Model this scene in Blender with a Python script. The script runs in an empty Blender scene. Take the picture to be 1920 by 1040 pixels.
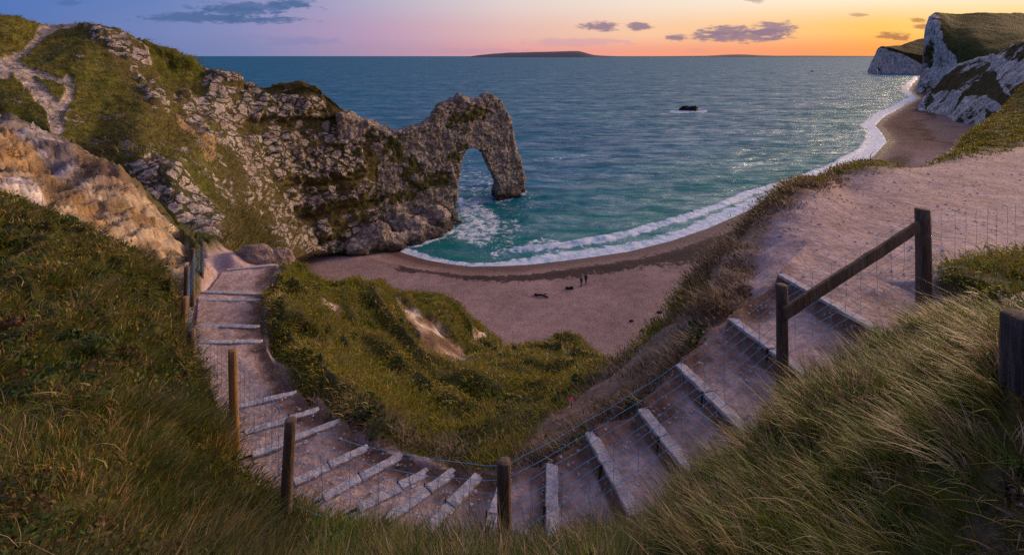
import bpy, bmesh, math, random
import numpy as np
from mathutils import Vector
R = math.radians
rng = np.random.default_rng(7)
random.seed(7)
SC = bpy.context.scene
COL = SC.collection
H = 44.0            # camera height above the sea (m)
F = 960.0           # focal length in photograph pixels (90 degree view)
HY = 105.0          # horizon row

# ------------------------------------------------------------------ helpers
def lin(r, g, b):
    f = lambda c: c / 12.92 if c <= .04045 else ((c + .055) / 1.055) ** 2.4
    return (f(r / 255), f(g / 255), f(b / 255))

def P(px, py, D):
    px, py, D = np.broadcast_arrays(np.asarray(px, float), np.asarray(py, float), np.asarray(D, float))
    return np.stack([(px - 960) / F * D, D, H - (py - HY) / F * D], -1)

def hash3(ix, iy, iz, seed=0):
    h = (ix.astype(np.int64) * 374761393 + iy.astype(np.int64) * 668265263 + iz.astype(np.int64) * 2147483647 + seed * 1274126177) & 0xFFFFFFFF
    h = ((h ^ (h >> 13)) * 1274126177) & 0xFFFFFFFF
    h = ((h ^ (h >> 16)) * 2246822519) & 0xFFFFFFFF
    h = h ^ (h >> 15)
    return (h & 0xFFFFFF) / float(0xFFFFFF)

def vnoise(p, seed=0):
    i = np.floor(p).astype(np.int64); f = p - i; f = f * f * (3 - 2 * f)
    x, y, z = i[..., 0], i[..., 1], i[..., 2]; u, v, w = f[..., 0], f[..., 1], f[..., 2]
    r = 0
    for a in (0, 1):
        for b in (0, 1):
            for c in (0, 1):
                r = r + hash3(x + a, y + b, z + c, seed) * (u if a else 1 - u) * (v if b else 1 - v) * (w if c else 1 - w)
    return r * 2 - 1

def fbm(p, octv=4, seed=0, gain=.5):
    p = np.asarray(p, float); s = 0; a = 1; t = 0
    for k in range(octv):
        s = s + a * vnoise(p * (2.03 ** k) + 17.3 * k, seed + k); t += a; a *= gain
    return s / t

def worley(p, seed=0):
    i = np.floor(p).astype(np.int64)
    f1 = np.full(p.shape[:-1], 9.0); f2 = f1.copy(); cid = np.zeros(p.shape[:-1])
    for a in (-1, 0, 1):
        for b in (-1, 0, 1):
            for c in (-1, 0, 1):
                q = i + np.array([a, b, c])
                o = np.stack([hash3(q[..., 0], q[..., 1], q[..., 2], seed + k) for k in (1, 2, 3)], -1)
                d = np.linalg.norm(q + o - p, axis=-1); h = hash3(q[..., 0], q[..., 1], q[..., 2], seed + 9)
                near = d < f1
                f2 = np.where(near, f1, np.minimum(f2, d)); cid = np.where(near, h, cid); f1 = np.where(near, d, f1)
    return f1, f2, cid

def sstep(a, b, x):
    t = np.clip((x - a) / (b - a), 0, 1); return t * t * (3 - 2 * t)

def seg_dist(x, y, poly, closed=False):
    best = np.full(np.shape(x), 1e9)
    pts = list(poly) + ([poly[0]] if closed else [])
    for (x0, y0), (x1, y1) in zip(pts[:-1], pts[1:]):
        dx, dy = x1 - x0, y1 - y0; L = dx * dx + dy * dy + 1e-12
        t = np.clip(((x - x0) * dx + (y - y0) * dy) / L, 0, 1)
        best = np.minimum(best, np.hypot(x - x0 - t * dx, y - y0 - t * dy))
    return best

def inside(x, y, poly):
    r = np.zeros(np.shape(x), bool); n = len(poly)
    for k in range(n):
        x0, y0 = poly[k]; x1, y1 = poly[(k + 1) % n]
        if y0 == y1: continue
        c = ((y0 > y) != (y1 > y)) & (x < (x1 - x0) * (y - y0) / (y1 - y0) + x0)
        r ^= c
    return r

def pmask(x, y, poly, feather):
    d = seg_dist(x, y, poly, True); d = np.where(inside(x, y, poly), d, -d)
    return sstep(-feather, feather, d)

def lmask(x, y, line, w, feather):
    return 1 - sstep(w, w + feather, seg_dist(x, y, line))

class RBF:
    def __init__(s, X, v, c=25.0, smooth=0.0):
        s.X = np.asarray(X, float); v = np.asarray(v, float); n = len(v); s.c = c
        A = np.zeros((n + 3, n + 3)); A[:n, :n] = s.k(s.X) - smooth * np.eye(n)
        Q = np.c_[np.ones(n), s.X]; A[:n, n:] = Q; A[n:, :n] = Q.T
        s.w = np.linalg.solve(A, np.r_[v, 0, 0, 0])
    def k(s, Y):
        return -np.sqrt(((Y[:, None, :] - s.X[None]) ** 2).sum(-1) + s.c ** 2)
    def __call__(s, Y):
        Y = np.asarray(Y, float); sh = Y.shape[:-1]; Y = Y.reshape(-1, 2); o = []
        for a in range(0, len(Y), 20000):
            y = Y[a:a + 20000]; o.append(s.k(y) @ s.w[:-3] + np.c_[np.ones(len(y)), y] @ s.w[-3:])
        return np.concatenate(o).reshape(sh)

def raw_mesh(name, V, quads, mat, attrs=None, kind=None, smooth=True, parent=None, tris=False):
    k = 3 if tris else 4
    me = bpy.data.meshes.new(name); V = np.asarray(V, np.float32).reshape(-1, 3); quads = np.asarray(quads, np.int32).reshape(-1, k)
    me.vertices.add(len(V)); me.vertices.foreach_set('co', V.ravel())
    me.loops.add(quads.size); me.loops.foreach_set('vertex_index', quads.ravel())
    me.polygons.add(len(quads)); me.polygons.foreach_set('loop_start', np.arange(0, quads.size, k, dtype=np.int32))
    me.polygons.foreach_set('use_smooth', np.full(len(quads), smooth))
    me.update(calc_edges=True)
    add_attrs(me, attrs)
    if mat: me.materials.append(mat)
    o = bpy.data.objects.new(name, me); COL.objects.link(o)
    if kind: o['kind'] = kind
    if parent: o.parent = parent
    return o

def add_attrs(me, attrs):
    for a, d in (attrs or {}).items():
        d = np.asarray(d, np.float32)
        if d.ndim == 1:
            at = me.attributes.new(a, 'FLOAT', 'POINT'); at.data.foreach_set('value', d)
        else:
            at = me.attributes.new(a, 'FLOAT_COLOR', 'POINT')
            at.data.foreach_set('color', np.c_[d, np.ones(len(d))].astype(np.float32).ravel())

def grid_faces(nr, nc, flip=False):
    i = np.arange(nr * nc).reshape(nr, nc)
    q = np.stack([i[:-1, :-1], i[:-1, 1:], i[1:, 1:], i[1:, :-1]], -1).reshape(-1, 4)
    return q[:, ::-1] if flip else q

def grid_normals(V):
    du = np.gradient(V, axis=1); dv = np.gradient(V, axis=0)
    n = np.cross(du, dv); n /= np.linalg.norm(n, axis=-1, keepdims=True) + 1e-9
    return n

def bm_obj(name, bm, mat, parent=None, smooth=False):
    me = bpy.data.meshes.new(name); bm.normal_update(); bm.to_mesh(me); bm.free()
    if mat: me.materials.append(mat)
    if smooth: me.polygons.foreach_set('use_smooth', np.ones(len(me.polygons), bool))
    o = bpy.data.objects.new(name, me); COL.objects.link(o)
    if parent: o.parent = parent
    return o

def tag(o, label, cat, group=None):
    o['label'] = label; o['category'] = cat
    if group: o['group'] = group
    return o

def empty(name, loc):
    o = bpy.data.objects.new(name, None); COL.objects.link(o); o.location = loc; return o

# ------------------------------------------------------------------ materials
class NT:
    def __init__(s, name):
        s.m = bpy.data.materials.new(name); s.m.use_nodes = True; s.t = s.m.node_tree; s.t.nodes.clear()
        s.out = s.n('ShaderNodeOutputMaterial')
    def n(s, typ, **kw):
        x = s.t.nodes.new(typ)
        for k, v in kw.items(): setattr(x, k, v)
        return x
    def link(s, a, b): s.t.links.new(a, b)
    def val(s, sock, v):
        if hasattr(v, 'is_output') or isinstance(v, bpy.types.NodeSocket): s.link(v, sock)
        elif isinstance(v, tuple) and len(v) == 3 and sock.type == 'RGBA': sock.default_value = (*v, 1)
        else: sock.default_value = v
    def attr(s, name, col=False):
        a = s.n('ShaderNodeAttribute', attribute_name=name); return a.outputs['Color' if col else 'Fac']
    def pos(s): return s.n('ShaderNodeNewGeometry').outputs['Position']
    def mapping(s, v, scale=(1, 1, 1), rot=(0, 0, 0)):
        m = s.n('ShaderNodeMapping'); s.link(v, m.inputs['Vector']); m.inputs['Scale'].default_value = scale; m.inputs['Rotation'].default_value = rot
        return m.outputs[0]
    def noise(s, v, scale, detail=4, rough=.55, dist=0.0, col=False):
        x = s.n('ShaderNodeTexNoise'); s.link(v, x.inputs['Vector'])
        x.inputs['Scale'].default_value = scale; x.inputs['Detail'].default_value = detail; x.inputs['Roughness'].default_value = rough; x.inputs['Distortion'].default_value = dist
        return x.outputs['Color' if col else 'Fac']
    def voro(s, v, scale, feature='F1', out='Distance', rand=1.0):
        x = s.n('ShaderNodeTexVoronoi', feature=feature); s.link(v, x.inputs['Vector']); x.inputs['Scale'].default_value = scale; x.inputs['Randomness'].default_value = rand
        return x.outputs[out]
    def math(s, op, a, b=0.0, c=0.0, clamp=False):
        x = s.n('ShaderNodeMath', operation=op, use_clamp=clamp)
        for k, v in enumerate((a, b, c)): s.val(x.inputs[k], v)
        return x.outputs[0]
    def ramp(s, f, lo, hi, a=0.0, b=1.0):
        x = s.n('ShaderNodeMapRange', interpolation_type='SMOOTHSTEP'); s.val(x.inputs[0], f)
        for k, v in zip((1, 2, 3, 4), (lo, hi, a, b)): x.inputs[k].default_value = v
        return x.outputs[0]
    def mix(s, f, a, b, mode='MIX'):
        x = s.n('ShaderNodeMix', data_type='RGBA', blend_type=mode); s.val(x.inputs[0], f); s.val(x.inputs[6], a); s.val(x.inputs[7], b)
        return x.outputs[2]
    def vadd(s, a, b, k=1.0):
        x = s.n('ShaderNodeVectorMath', operation='MULTIPLY_ADD'); s.val(x.inputs[0], b); x.inputs[1].default_value = (k, k, k); s.val(x.inputs[2], a)
        return x.outputs[0]
    def bump(s, h, strength=.5, dist=.1, normal=None):
        x = s.n('ShaderNodeBump'); s.link(h, x.inputs['Height']); x.inputs['Strength'].default_value = strength; x.inputs['Distance'].default_value = dist
        if normal is not None: s.link(normal, x.inputs['Normal'])
        return x.outputs[0]
    def principled(s, col, rough=.8, normal=None, spec=.3, **kw):
        b = s.n('ShaderNodeBsdfPrincipled'); s.val(b.inputs['Base Color'], col); s.val(b.inputs['Roughness'], rough); b.inputs['Specular IOR Level'].default_value = spec
        for k, v in kw.items(): s.val(b.inputs[k.replace('_', ' ')], v)
        if normal is not None: s.link(normal, b.inputs['Normal'])
        return b.outputs[0]
    def done(s, sh): s.link(sh, s.out.inputs['Surface']); return s.m

def m_ground():
    t = NT('ground'); p = t.pos(); c = t.attr('Col', True); soil = t.attr('soil')
    fine = t.noise(p, 9, 6, .65); mid = t.noise(p, 2.2, 5, .6)
    f = t.math('MULTIPLY', t.ramp(fine, .3, .7, .74, 1.26), t.ramp(mid, .3, .7, .82, 1.18))
    peb = t.voro(t.vadd(p, t.noise(p, 6, 2, .5, 0, True), .05), 17, 'F1', 'Color')
    pebd = t.voro(p, 17, 'F1', 'Distance')
    ps = t.n('ShaderNodeSeparateColor'); t.link(peb, ps.inputs[0])
    light = t.math('MULTIPLY', t.ramp(ps.outputs[0], .72, .9), t.ramp(pebd, .5, .25))
    light = t.math('MULTIPLY', light, soil)
    col = t.mix(1.0, c, f, 'MULTIPLY'); col = t.mix(t.math('MULTIPLY', light, .6), col, (.52, .46, .42))
    hgt = t.math('ADD', t.math('MULTIPLY', fine, .5), t.math('ADD', mid, t.math('MULTIPLY', light, .25)))
    return t.done(t.principled(col, .92, t.bump(hgt, .7, .09), .15))

def m_rock(wet=True, crack=1.0, name='limestone'):
    """broken limestone with grass on its ledges; 'rock' picks which"""
    t = NT(name); p = t.pos(); rk = t.attr('rock'); c = t.attr('Col', True)
    w = t.vadd(p, t.noise(p, .35, 3, .5, 0, True), 1.6)
    w = t.vadd(w, t.noise(p, 1.3, 3, .6, 0, True), .9)
    q = t.mapping(w, (.66, .66, 1.15), (R(10), R(-24), 0))
    e1 = t.voro(q, .58, 'DISTANCE_TO_EDGE'); cc = t.voro(q, .58, 'F1', 'Color')
    e2 = t.voro(t.mapping(w, (.7, .7, 2.2), (R(12), R(-26), 0)), 1.25, 'DISTANCE_TO_EDGE')
    e3 = t.voro(t.mapping(w, (1, 1, .35), (0, R(20), 0)), .17, 'DISTANCE_TO_EDGE')
    n1 = t.noise(p, .22, 5, .6); n2 = t.noise(p, 1.7, 5, .65)
    crk = t.math('MULTIPLY', t.ramp(t.math('ADD', e1, t.math('ADD', t.math('MULTIPLY', n2, -.10), t.math('MULTIPLY', n1, -.26))), -.15, -.075), t.math('MULTIPLY', t.ramp(e2, .0, .09, .6, 1), t.ramp(e3, .0, .035, .25, 1)))
    sp = t.n('ShaderNodeSeparateColor'); t.link(cc, sp.inputs[0])
    base = t.mix(t.ramp(n1, .3, .7), (.27, .22, .185), (.49, .43, .38))
    base = t.mix(t.ramp(sp.outputs[0], 0, 1, 0, .65), base, (.40, .35, .32))
    stn = t.noise(t.mapping(p, (1, 1, .22)), .55, 5, .65); base = t.mix(t.ramp(stn, .5, .75, 0, .6), base, (.15, .115, .09))
    base = t.mix(t.ramp(n2, .45, .8, 0, .35), base, (.20, .15, .115))
    crackc = t.mix(t.ramp(n1, .4, .6), (.050, .038, .024), (.050, .052, .016))
    rcol = t.mix(t.math('MULTIPLY_ADD', crk, crack, 1 - crack), crackc, base)
    if wet:
        sz = t.n('ShaderNodeSeparateXYZ'); t.link(p, sz.inputs[0])
        z = t.math('ADD', sz.outputs[2], t.math('MULTIPLY', n1, -4.0))
        rcol = t.mix(t.ramp(z, -1.2, 1.2, .85, 0), rcol, (.035, .028, .022))
    gn = t.noise(p, 1.3, 5, .7); gf = t.noise(t.mapping(p, (1, 1, .45)), 3.5, 4, .7)
    g = t.mix(1.0, c, t.math('MULTIPLY', t.ramp(gn, .3, .7, .55, 1.4), t.ramp(gf, .3, .7, .65, 1.35)), 'MULTIPLY')
    veg = t.math('MULTIPLY', t.math('SUBTRACT', sp.outputs[1], .5), t.ramp(rk, .3, 1.0, .9, .35))
    msk = t.ramp(t.math('ADD', t.math('ADD', rk, veg), t.math('ADD', t.math('MULTIPLY', t.math('SUBTRACT', n2, .5), .9), t.math('MULTIPLY', t.math('SUBTRACT', t.ramp(e1, 0, .25), .5), .3))), .42, .58)
    col = t.mix(msk, g, rcol)
    hgt = t.math('ADD', t.math('MULTIPLY', crk, t.math('MULTIPLY', msk, .8)), t.math('ADD', t.math('MULTIPLY', n2, .4), t.math('MULTIPLY', gf, .3)))
    return t.done(t.principled(col, .9, t.bump(hgt, .9, .5), .15))

def m_chalk():
    t = NT('chalk'); p = t.pos(); rk = t.attr('rock'); c = t.attr('Col', True)
    st = t.noise(t.mapping(p, (1, 1, .3)), .06, 7, .68); n2 = t.noise(p, .16, 6, .7); n3 = t.noise(t.mapping(p, (1, 1, .5)), .5, 5, .7)
    ck = t.mix(t.ramp(n2, .3, .72), (.50, .47, .43), (.90, .87, .82))
    ck = t.mix(t.ramp(n3, .48, .66, 0, .7), ck, (.12, .105, .09)); fl = t.noise(t.mapping(p, (1, 1, .12)), .35, 5, .7); ck = t.mix(t.ramp(fl, .5, .62, 0, .6), ck, (.14, .125, .115))
    g = t.mix(1.0, c, t.math('MULTIPLY', t.ramp(n2, .3, .7, .6, 1.4), t.ramp(n3, .3, .7, .75, 1.25)), 'MULTIPLY')
    m = t.ramp(t.math('ADD', rk, t.math('ADD', t.math('MULTIPLY', t.math('SUBTRACT', st, .5), 1.8), t.math('MULTIPLY', t.math('SUBTRACT', n3, .5), 1.5))), .42, .56)
    hgt = t.math('ADD', t.math('MULTIPLY', st, 1.5), t.math('ADD', n2, t.math('MULTIPLY', n3, .5)))
    return t.done(t.principled(t.mix(m, g, ck), .9, t.bump(hgt, 1.0, 4.0), .1))

def m_grass():
    t = NT('grass_blade'); c = t.attr('Col', True)
    a = t.principled(c, .55, None, .25); tr = t.n('ShaderNodeBsdfTranslucent'); t.link(c, tr.inputs['Color'])
    mx = t.n('ShaderNodeMixShader'); mx.inputs[0].default_value = .3; t.link(a, mx.inputs[1]); t.link(tr.outputs[0], mx.inputs[2])
    return t.done(mx.outputs[0])

def m_sea():
    t = NT('sea_water'); p = t.pos(); foam = t.attr('foam'); sh = t.attr('shallow')
    w1 = t.noise(t.mapping(p, (.55, 1, 1), (0, 0, R(20))), .30, 5, .62, .3); w2 = t.noise(t.mapping(p, (.6, 1, 1), (0, 0, R(-10))), 1.4, 4, .6)
    w3 = t.noise(t.mapping(p, (.35, 1, 1), (0, 0, R(14))), .05, 4, .55)
    hgt = t.math('ADD', t.math('MULTIPLY', w3, 4.5), t.math('ADD', t.math('MULTIPLY', w1, .9), t.math('MULTIPLY', w2, .12)))
    deep = t.mix(t.ramp(w3, .35, .65), (.001, .072, .150), (.003, .120, .190))
    col = t.mix(sh, deep, (.003, .150, .140))
    nb = t.bump(hgt, 1.0, 1.5)
    df = t.n('ShaderNodeBsdfDiffuse'); t.val(df.inputs[0], col)
    gl = t.n('ShaderNodeBsdfGlossy'); gl.inputs['Roughness'].default_value = .25; gl.inputs[0].default_value = (.82, .93, 1, 1); t.link(nb, gl.inputs['Normal'])
    fr = t.n('ShaderNodeFresnel'); fr.inputs['IOR'].default_value = 1.33; t.link(nb, fr.inputs['Normal'])
    g1 = t.noise(t.mapping(p, (.30, 1, 1), (0, 0, R(12))), .045, 5, .65); g2 = t.noise(t.mapping(p, (.28, 1, 1), (0, 0, R(8))), .20, 5, .7)
    gust = t.math('MULTIPLY', t.ramp(g1, .3, .7, .6, 1.4), t.ramp(g2, .32, .68, .25, 1.9))
    wm = t.n('ShaderNodeMixShader'); t.link(t.math('MULTIPLY', gust, t.math('MINIMUM', t.math('MULTIPLY', fr.outputs[0], .5), .16)), wm.inputs[0]); t.link(df.outputs[0], wm.inputs[1]); t.link(gl.outputs[0], wm.inputs[2])
    water = wm.outputs[0]
    f1 = t.noise(t.vadd(p, t.noise(p, .25, 3, .5, 0, True), 2.5), .55, 7, .72); f2 = t.noise(p, 2.5, 4, .7)
    m = t.math('ADD', foam, t.math('ADD', t.math('MULTIPLY', t.math('SUBTRACT', f1, .5), 1.8), t.math('MULTIPLY', t.math('SUBTRACT', f2, .5), .8)))
    m = t.ramp(m, .42, .72)
    m = t.math('MULTIPLY', m, t.ramp(foam, .02, .12))
    fo = t.principled(t.mix(t.ramp(f1, .3, .7), (.22, .42, .60), (.78, .83, .88)), .6, t.bump(f1, .6, .4), .3)  # low parts of the foam coloured blue to stand for shade
    mx = t.n('ShaderNodeMixShader'); t.link(m, mx.inputs[0]); t.link(water, mx.inputs[1]); t.link(fo, mx.inputs[2])
    return t.done(mx.outputs[0])

def m_beach():
    t = NT('shingle'); p = t.pos(); wet = t.attr('wet'); weed = t.attr('weed')
    n1 = t.noise(p, .75, 8, .78, .4); n2 = t.noise(p, 5, 5, .75); n3 = t.noise(p, .08, 4, .6)
    c = t.mix(t.ramp(n2, .32, .68), (.165, .112, .108), (.39, .285, .275))
    c = t.mix(1.0, c, t.math('MULTIPLY', t.ramp(n3, .3, .7, .80, 1.14), t.ramp(t.noise(p, .55, 4, .7), .3, .7, .84, 1.12)), 'MULTIPLY')
    c = t.mix(t.math('MULTIPLY', t.attr('damp'), .8), c, t.mix(1.0, c, (.36, .185, .13), 'MULTIPLY')); c = t.mix(t.math('MULTIPLY', wet, .8), c, (.085, .045, .035))
    w = t.ramp(t.math('ADD', weed, t.math('MULTIPLY', t.math('SUBTRACT', n1, .5), 3.2)), .5, .68)
    c = t.mix(t.math('MULTIPLY', w, .85), c, (.022, .017, .018))
    gl = t.attr('stones'); gm = t.ramp(t.math('ADD', gl, t.math('MULTIPLY', t.math('SUBTRACT', t.noise(p, .12, 5, .65), .5), 1.6)), .45, .7)
    c = t.mix(t.math('MULTIPLY', gm, .5), c, (.16, .145, .15))
    r = t.n('ShaderNodeMapRange'); t.link(wet, r.inputs[0]); r.inputs[3].default_value = .9; r.inputs[4].default_value = .38
    return t.done(t.principled(c, r.outputs[0], t.bump(t.math('ADD', n2, n1), .9, .14), .06))

def m_simple(name, a, b, scale, rough=.85, stretch=(1, 1, 1), bump=.4, dist=.02, spec=.25, metal=0.0):
    t = NT(name); p = t.n('ShaderNodeTexCoord').outputs['Object']; q = t.mapping(p, stretch)
    n = t.noise(q, scale, 6, .68); n2 = t.noise(q, scale * 6, 3, .6)
    f = t.ramp(t.math('ADD', t.math('MULTIPLY', n, .7), t.math('MULTIPLY', n2, .3)), .3, .7)
    return t.done(t.principled(t.mix(f, a, b), rough, t.bump(f, bump, dist), spec, Metallic=metal))

M_ARCH = m_rock(True, .6, 'arch_limestone')
M_GROUND, M_ROCK, M_CHALK, M_GRASS, M_SEA, M_BEACH = m_ground(), m_rock(), m_chalk(), m_grass(), m_sea(), m_beach()
M_POST = m_simple('weathered_post_wood', (.050, .032, .022), (.20, .15, .11), 14, .85, (1, 1, .12), .8, .02)
M_POST_TAN = m_simple('tan_post_wood', (.16, .085, .03), (.34, .20, .08), 12, .8, (1, 1, .1), .6, .01)
M_POST_GREY = m_simple('grey_split_wood', (.012, .009, .008), (.17, .14, .125), 18, .9, (1, 1, .07), .9, .03)
M_BOARD = m_simple('step_edging', (.22, .19, .19), (.54, .52, .54), 9, .8, (1, 1, 1), .5, .02)
M_PEG = m_simple('dark_peg', (.02, .016, .014), (.07, .05, .045), 20, .8)
M_WIRE = m_simple('fence_wire', (.08, .28, .44), (.16, .42, .60), 30, .8, spec=.1)  # blue sky reflection painted into the wire's base colour
M_BOULDER = m_simple('sandstone', (.20, .13, .10), (.42, .31, .26), 1.1, .9, (1, 1, 1.6), 1.0, .25)
M_SEAROCK = m_simple('dark_sea_rock', (.012, .010, .009), (.055, .042, .035), .5, .6, (1, 1, 1), 1.0, .6)
M_SKIN = m_simple('skin', (.40, .24, .17), (.46, .28, .20), 12)
M_STONE = m_simple('chalk_stone', (.30, .25, .23), (.60, .55, .52), 8, .9)

# ------------------------------------------------------------------ near ground: one heightfield over (column, log distance)
LK = 400.0
# flights of steps: (far end px,py) (near end px,py) drop below the camera, from the top of the flight down
STEPS = [((1475, 520), (1625, 605), 3.45), ((1383, 605), (1510, 700), 3.70), ((1285, 693), (1405, 812), 3.95),
         ((1215, 780), (1300, 885), 4.15), ((1115, 825), (1180, 945), 4.35), ((1035, 888), (1035, 988), 4.55),
         ((946, 905), (915, 1000), 4.70), ((885, 905), (810, 980), 4.85), ((838, 893), (742, 962), 4.98),
         ((785, 893), (690, 942), 5.10), ((737, 862), (625, 923), 5.25), ((674, 846), (569, 895), 5.42),
         ((622, 795), (490, 845), 5.68), ((583, 772), (458, 808), 5.90), ((541, 739), (440, 762), 6.15),
         ((480, 640), (370, 640), 7.00), ((476, 612), (372, 608), 7.28), ((482, 562), (378, 560), 7.90),
         ((482, 550), (380, 547), 8.06), ((512, 497), (425, 506), 8.62)]
FE = np.array([P(f[0], f[1], d * F / (f[1] - HY)) for f, n, d in STEPS])
NE = np.array([P(n[0], n[1], d * F / (n[1] - HY)) for f, n, d in STEPS])
DROP = np.array([s[2] for s in STEPS])

G = [  # left slope
 (-720,1060,3.2),(-720,700,6.5),(-720,400,15),(-720,300,24),(-720,222,30),(-720,125,36),(-720,190,44),(-720,330,70),(-500,1300,1.6),
 (-350,1060,3.4),(-150,1040,3.0),(-300,700,6.5),(-300,400,15),(0,1040,3.0),(200,1040,3.1),(400,1060,3.3),(600,1062,3.5),
 (0,850,4.2),(200,850,4.5),(390,955,4.75),(455,905,5.3),(500,1040,4.4),(560,1050,4.3),(0,700,6),(200,700,6.3),(330,735,7.2),(420,820,6.5),
 (0,550,9),(150,550,9.5),(250,610,9.6),(325,665,9.8),(0,395,14),(150,455,14.5),(250,505,14.2),(330,560,13),
 (0,1250,1.9),(300,1300,1.8),(600,1350,1.8),
 (362,714,10.0),(440,820,7.45),(500,884,6.1),(560,945,5.3),(535,990,5.0),(342,652,11),(348,590,13),(362,548,15.5),(378,502,19),
 (0,392,17.5),(100,440,17.5),(230,500,16.5),(320,540,15),
 # pale eroded bank
 (0,385,20),(100,425,20),(200,470,20),(300,512,19),(360,520,18.5),(0,300,27),(100,340,27),(200,400,25),(300,455,23),
 (0,217,34),(60,237,34),(130,272,33),(230,322,31),(300,402,29),(350,462,25),(-300,120,36),(-300,300,24),(-300,220,30),
 (-300,170,42),(0,260,42),(130,310,42),(230,360,40),(310,440,37),(0,330,70),(200,440,70),(330,500,55),
 # col
 (375,485,21),(400,478,26),(450,476,28),(430,470,34),(520,478,27),(450,520,50),(450,560,75),(430,495,21),(560,500,40),
 # near bank crest
 (640,1072,3.3),(760,1076,3.05),(900,1076,2.95),(1060,1062,3.0),(1180,1022,3.15),(1300,938,3.4),(1400,872,3.7),(1460,806,4.05),(1520,742,4.5),(1640,642,5.5),(1740,562,6.6),
 (960,1200,2.15),(700,1230,2.2),(1300,1200,2.1),(1060,1760,1.0),(600,1760,1.0),(1900,1760,1.0),(2300,1400,1.2),
 (1900,1040,1.9),(1600,1040,2.2),(1350,1040,2.5),(1150,1040,2.6),(1700,810,3.0),(1600,860,3.0),(1750,680,4.2),(1900,730,2.35),(1830,620,4.6),(1930,610,4.6),
 (1850,560,6.2),(1800,505,7.4),(1870,520,7.0),(2300,560,6.0),(2300,800,3.0),
 # path flat at the top
 (1480,500,8.9),(1600,420,10.9),(1750,350,14.2),(1900,330,15.8),(1900,450,10.0),(1700,485,9.0),(1590,355,14.2),(2300,300,17),(2300,420,11),(1650,560,7.3),(1760,470,9.0),
 # rim on the seaward side and its fall
 (1310,540,9.4),(1340,485,11),(1425,402,13),(1485,360,15.2),(1570,324,17.2),(1625,319,18.5),(1780,296,21),(1920,268,22.5),(2300,230,24),
 (1310,690,15),(1430,690,18),(1570,690,25),(1680,620,30),(1300,720,26),(1430,720,32),(1600,720,45),
 # bank beside the right flight
 (1400,560,8.4),(1300,680,6.9),(1215,768,6.35),(1110,812,6.2),(1030,868,5.95),(960,868,6.2),(1150,740,7.5),(1230,640,8.6),(1080,740,8.4),(1300,585,8.6),
 (1180,680,11.5),(1215,655,13.0),(1160,685,16),
 # grassy hollow and mounds between the flights
 (498,640,12.9),(500,600,14.2),(498,560,16.8),(520,690,10.9),(560,725,9.6),(600,760,8.9),(640,780,8.5),(700,800,7.9),(760,830,7.3),(800,848,7.0),(850,868,6.7),(900,868,6.55),
 (545,496,23),(600,516,24),(660,522,25),(600,570,18),(620,660,13.6),(700,712,11.6),(750,662,15),(700,556,21),(755,600,19.5),(772,585,21),
 (790,680,15.5),(840,690,16.5),(805,640,19),(850,650,19.5),(880,640,22),(900,640,23.5),(850,566,27),(770,560,29),(905,614,26),(880,705,14.5),(940,656,22),(1000,668,19.5),(1035,655,20.5),(1070,634,22),(1110,668,20),(1145,672,19),
 (1000,755,11.2),(900,782,9.6),(800,772,9.8),(1090,715,12.6),(1120,705,12),(720,625,17),
 # hidden falls to the beach
 (600,720,36),(700,720,38),(800,720,42),(900,740,38),(1000,760,32),(1140,760,30),(1200,740,24),
 (600,690,80),(800,700,80),(1000,700,80),(1200,700,80),(1400,700,80),(1600,700,80),
 # dark slope beyond the path
 (1800,275,31),(1850,232,42),(1890,198,48),(1920,165,52),(2000,110,58),(2300,0,62),(1900,250,26),(1800,300,40),(1800,480,60),(1900,420,80),(2300,300,80),(1950,215,40),(2100,170,40),
]
gx = [(a, LK * math.log(d)) for a, b, d in G]; gv = [b for a, b, d in G]
for k in range(len(STEPS)):
    for w in (.0, .5, 1.0):
        q = FE[k] * (1 - w) + NE[k] * w; D = q[1]; a = q[0] / D * F + 960
        gx.append((a, LK * math.log(D))); gv.append(HY + (DROP[k] + .12) / D * F)
GR = RBF(gx, gv, 14.0, .25)
def ground_z(x, y):
    D = np.maximum(y, .5)
    return H - (GR(np.stack([np.asarray(x) / D * F + 960, LK * np.log(D)], -1)) - HY) / F * D

# path corridor: treads between successive steps
def ext(k):
    d = NE[k] - FE[k]; L = np.linalg.norm(d); d = d / L
    fe = FE[k] - d * .16; ne = NE[k] + d * (.45 if k < 13 else .10)
    return fe, ne
TREADS = []
for k in range(len(STEPS)):
    fe, ne = ext(k)
    if k == 0:
        up = np.array([[2.2, 1.9, 0.03]]); f2, n2 = fe + [1.0, 1.0, .02], ne + [1.3, .6, .02]
    else:
        f2, n2 = ext(k - 1); f2 = f2.copy(); n2 = n2.copy(); sl = .35 * (H - DROP[k - 1] - (H - DROP[k])) if k > 14 else .03
        f2[2] = n2[2] = H - DROP[k] + sl
        dwn = (fe + ne) / 2 - (f2 + n2) / 2; dwn[2] = 0; dwn /= np.linalg.norm(dwn); f2 += dwn * .055; n2 += dwn * .055
    TREADS.append((fe, ne, f2, n2))

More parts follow.
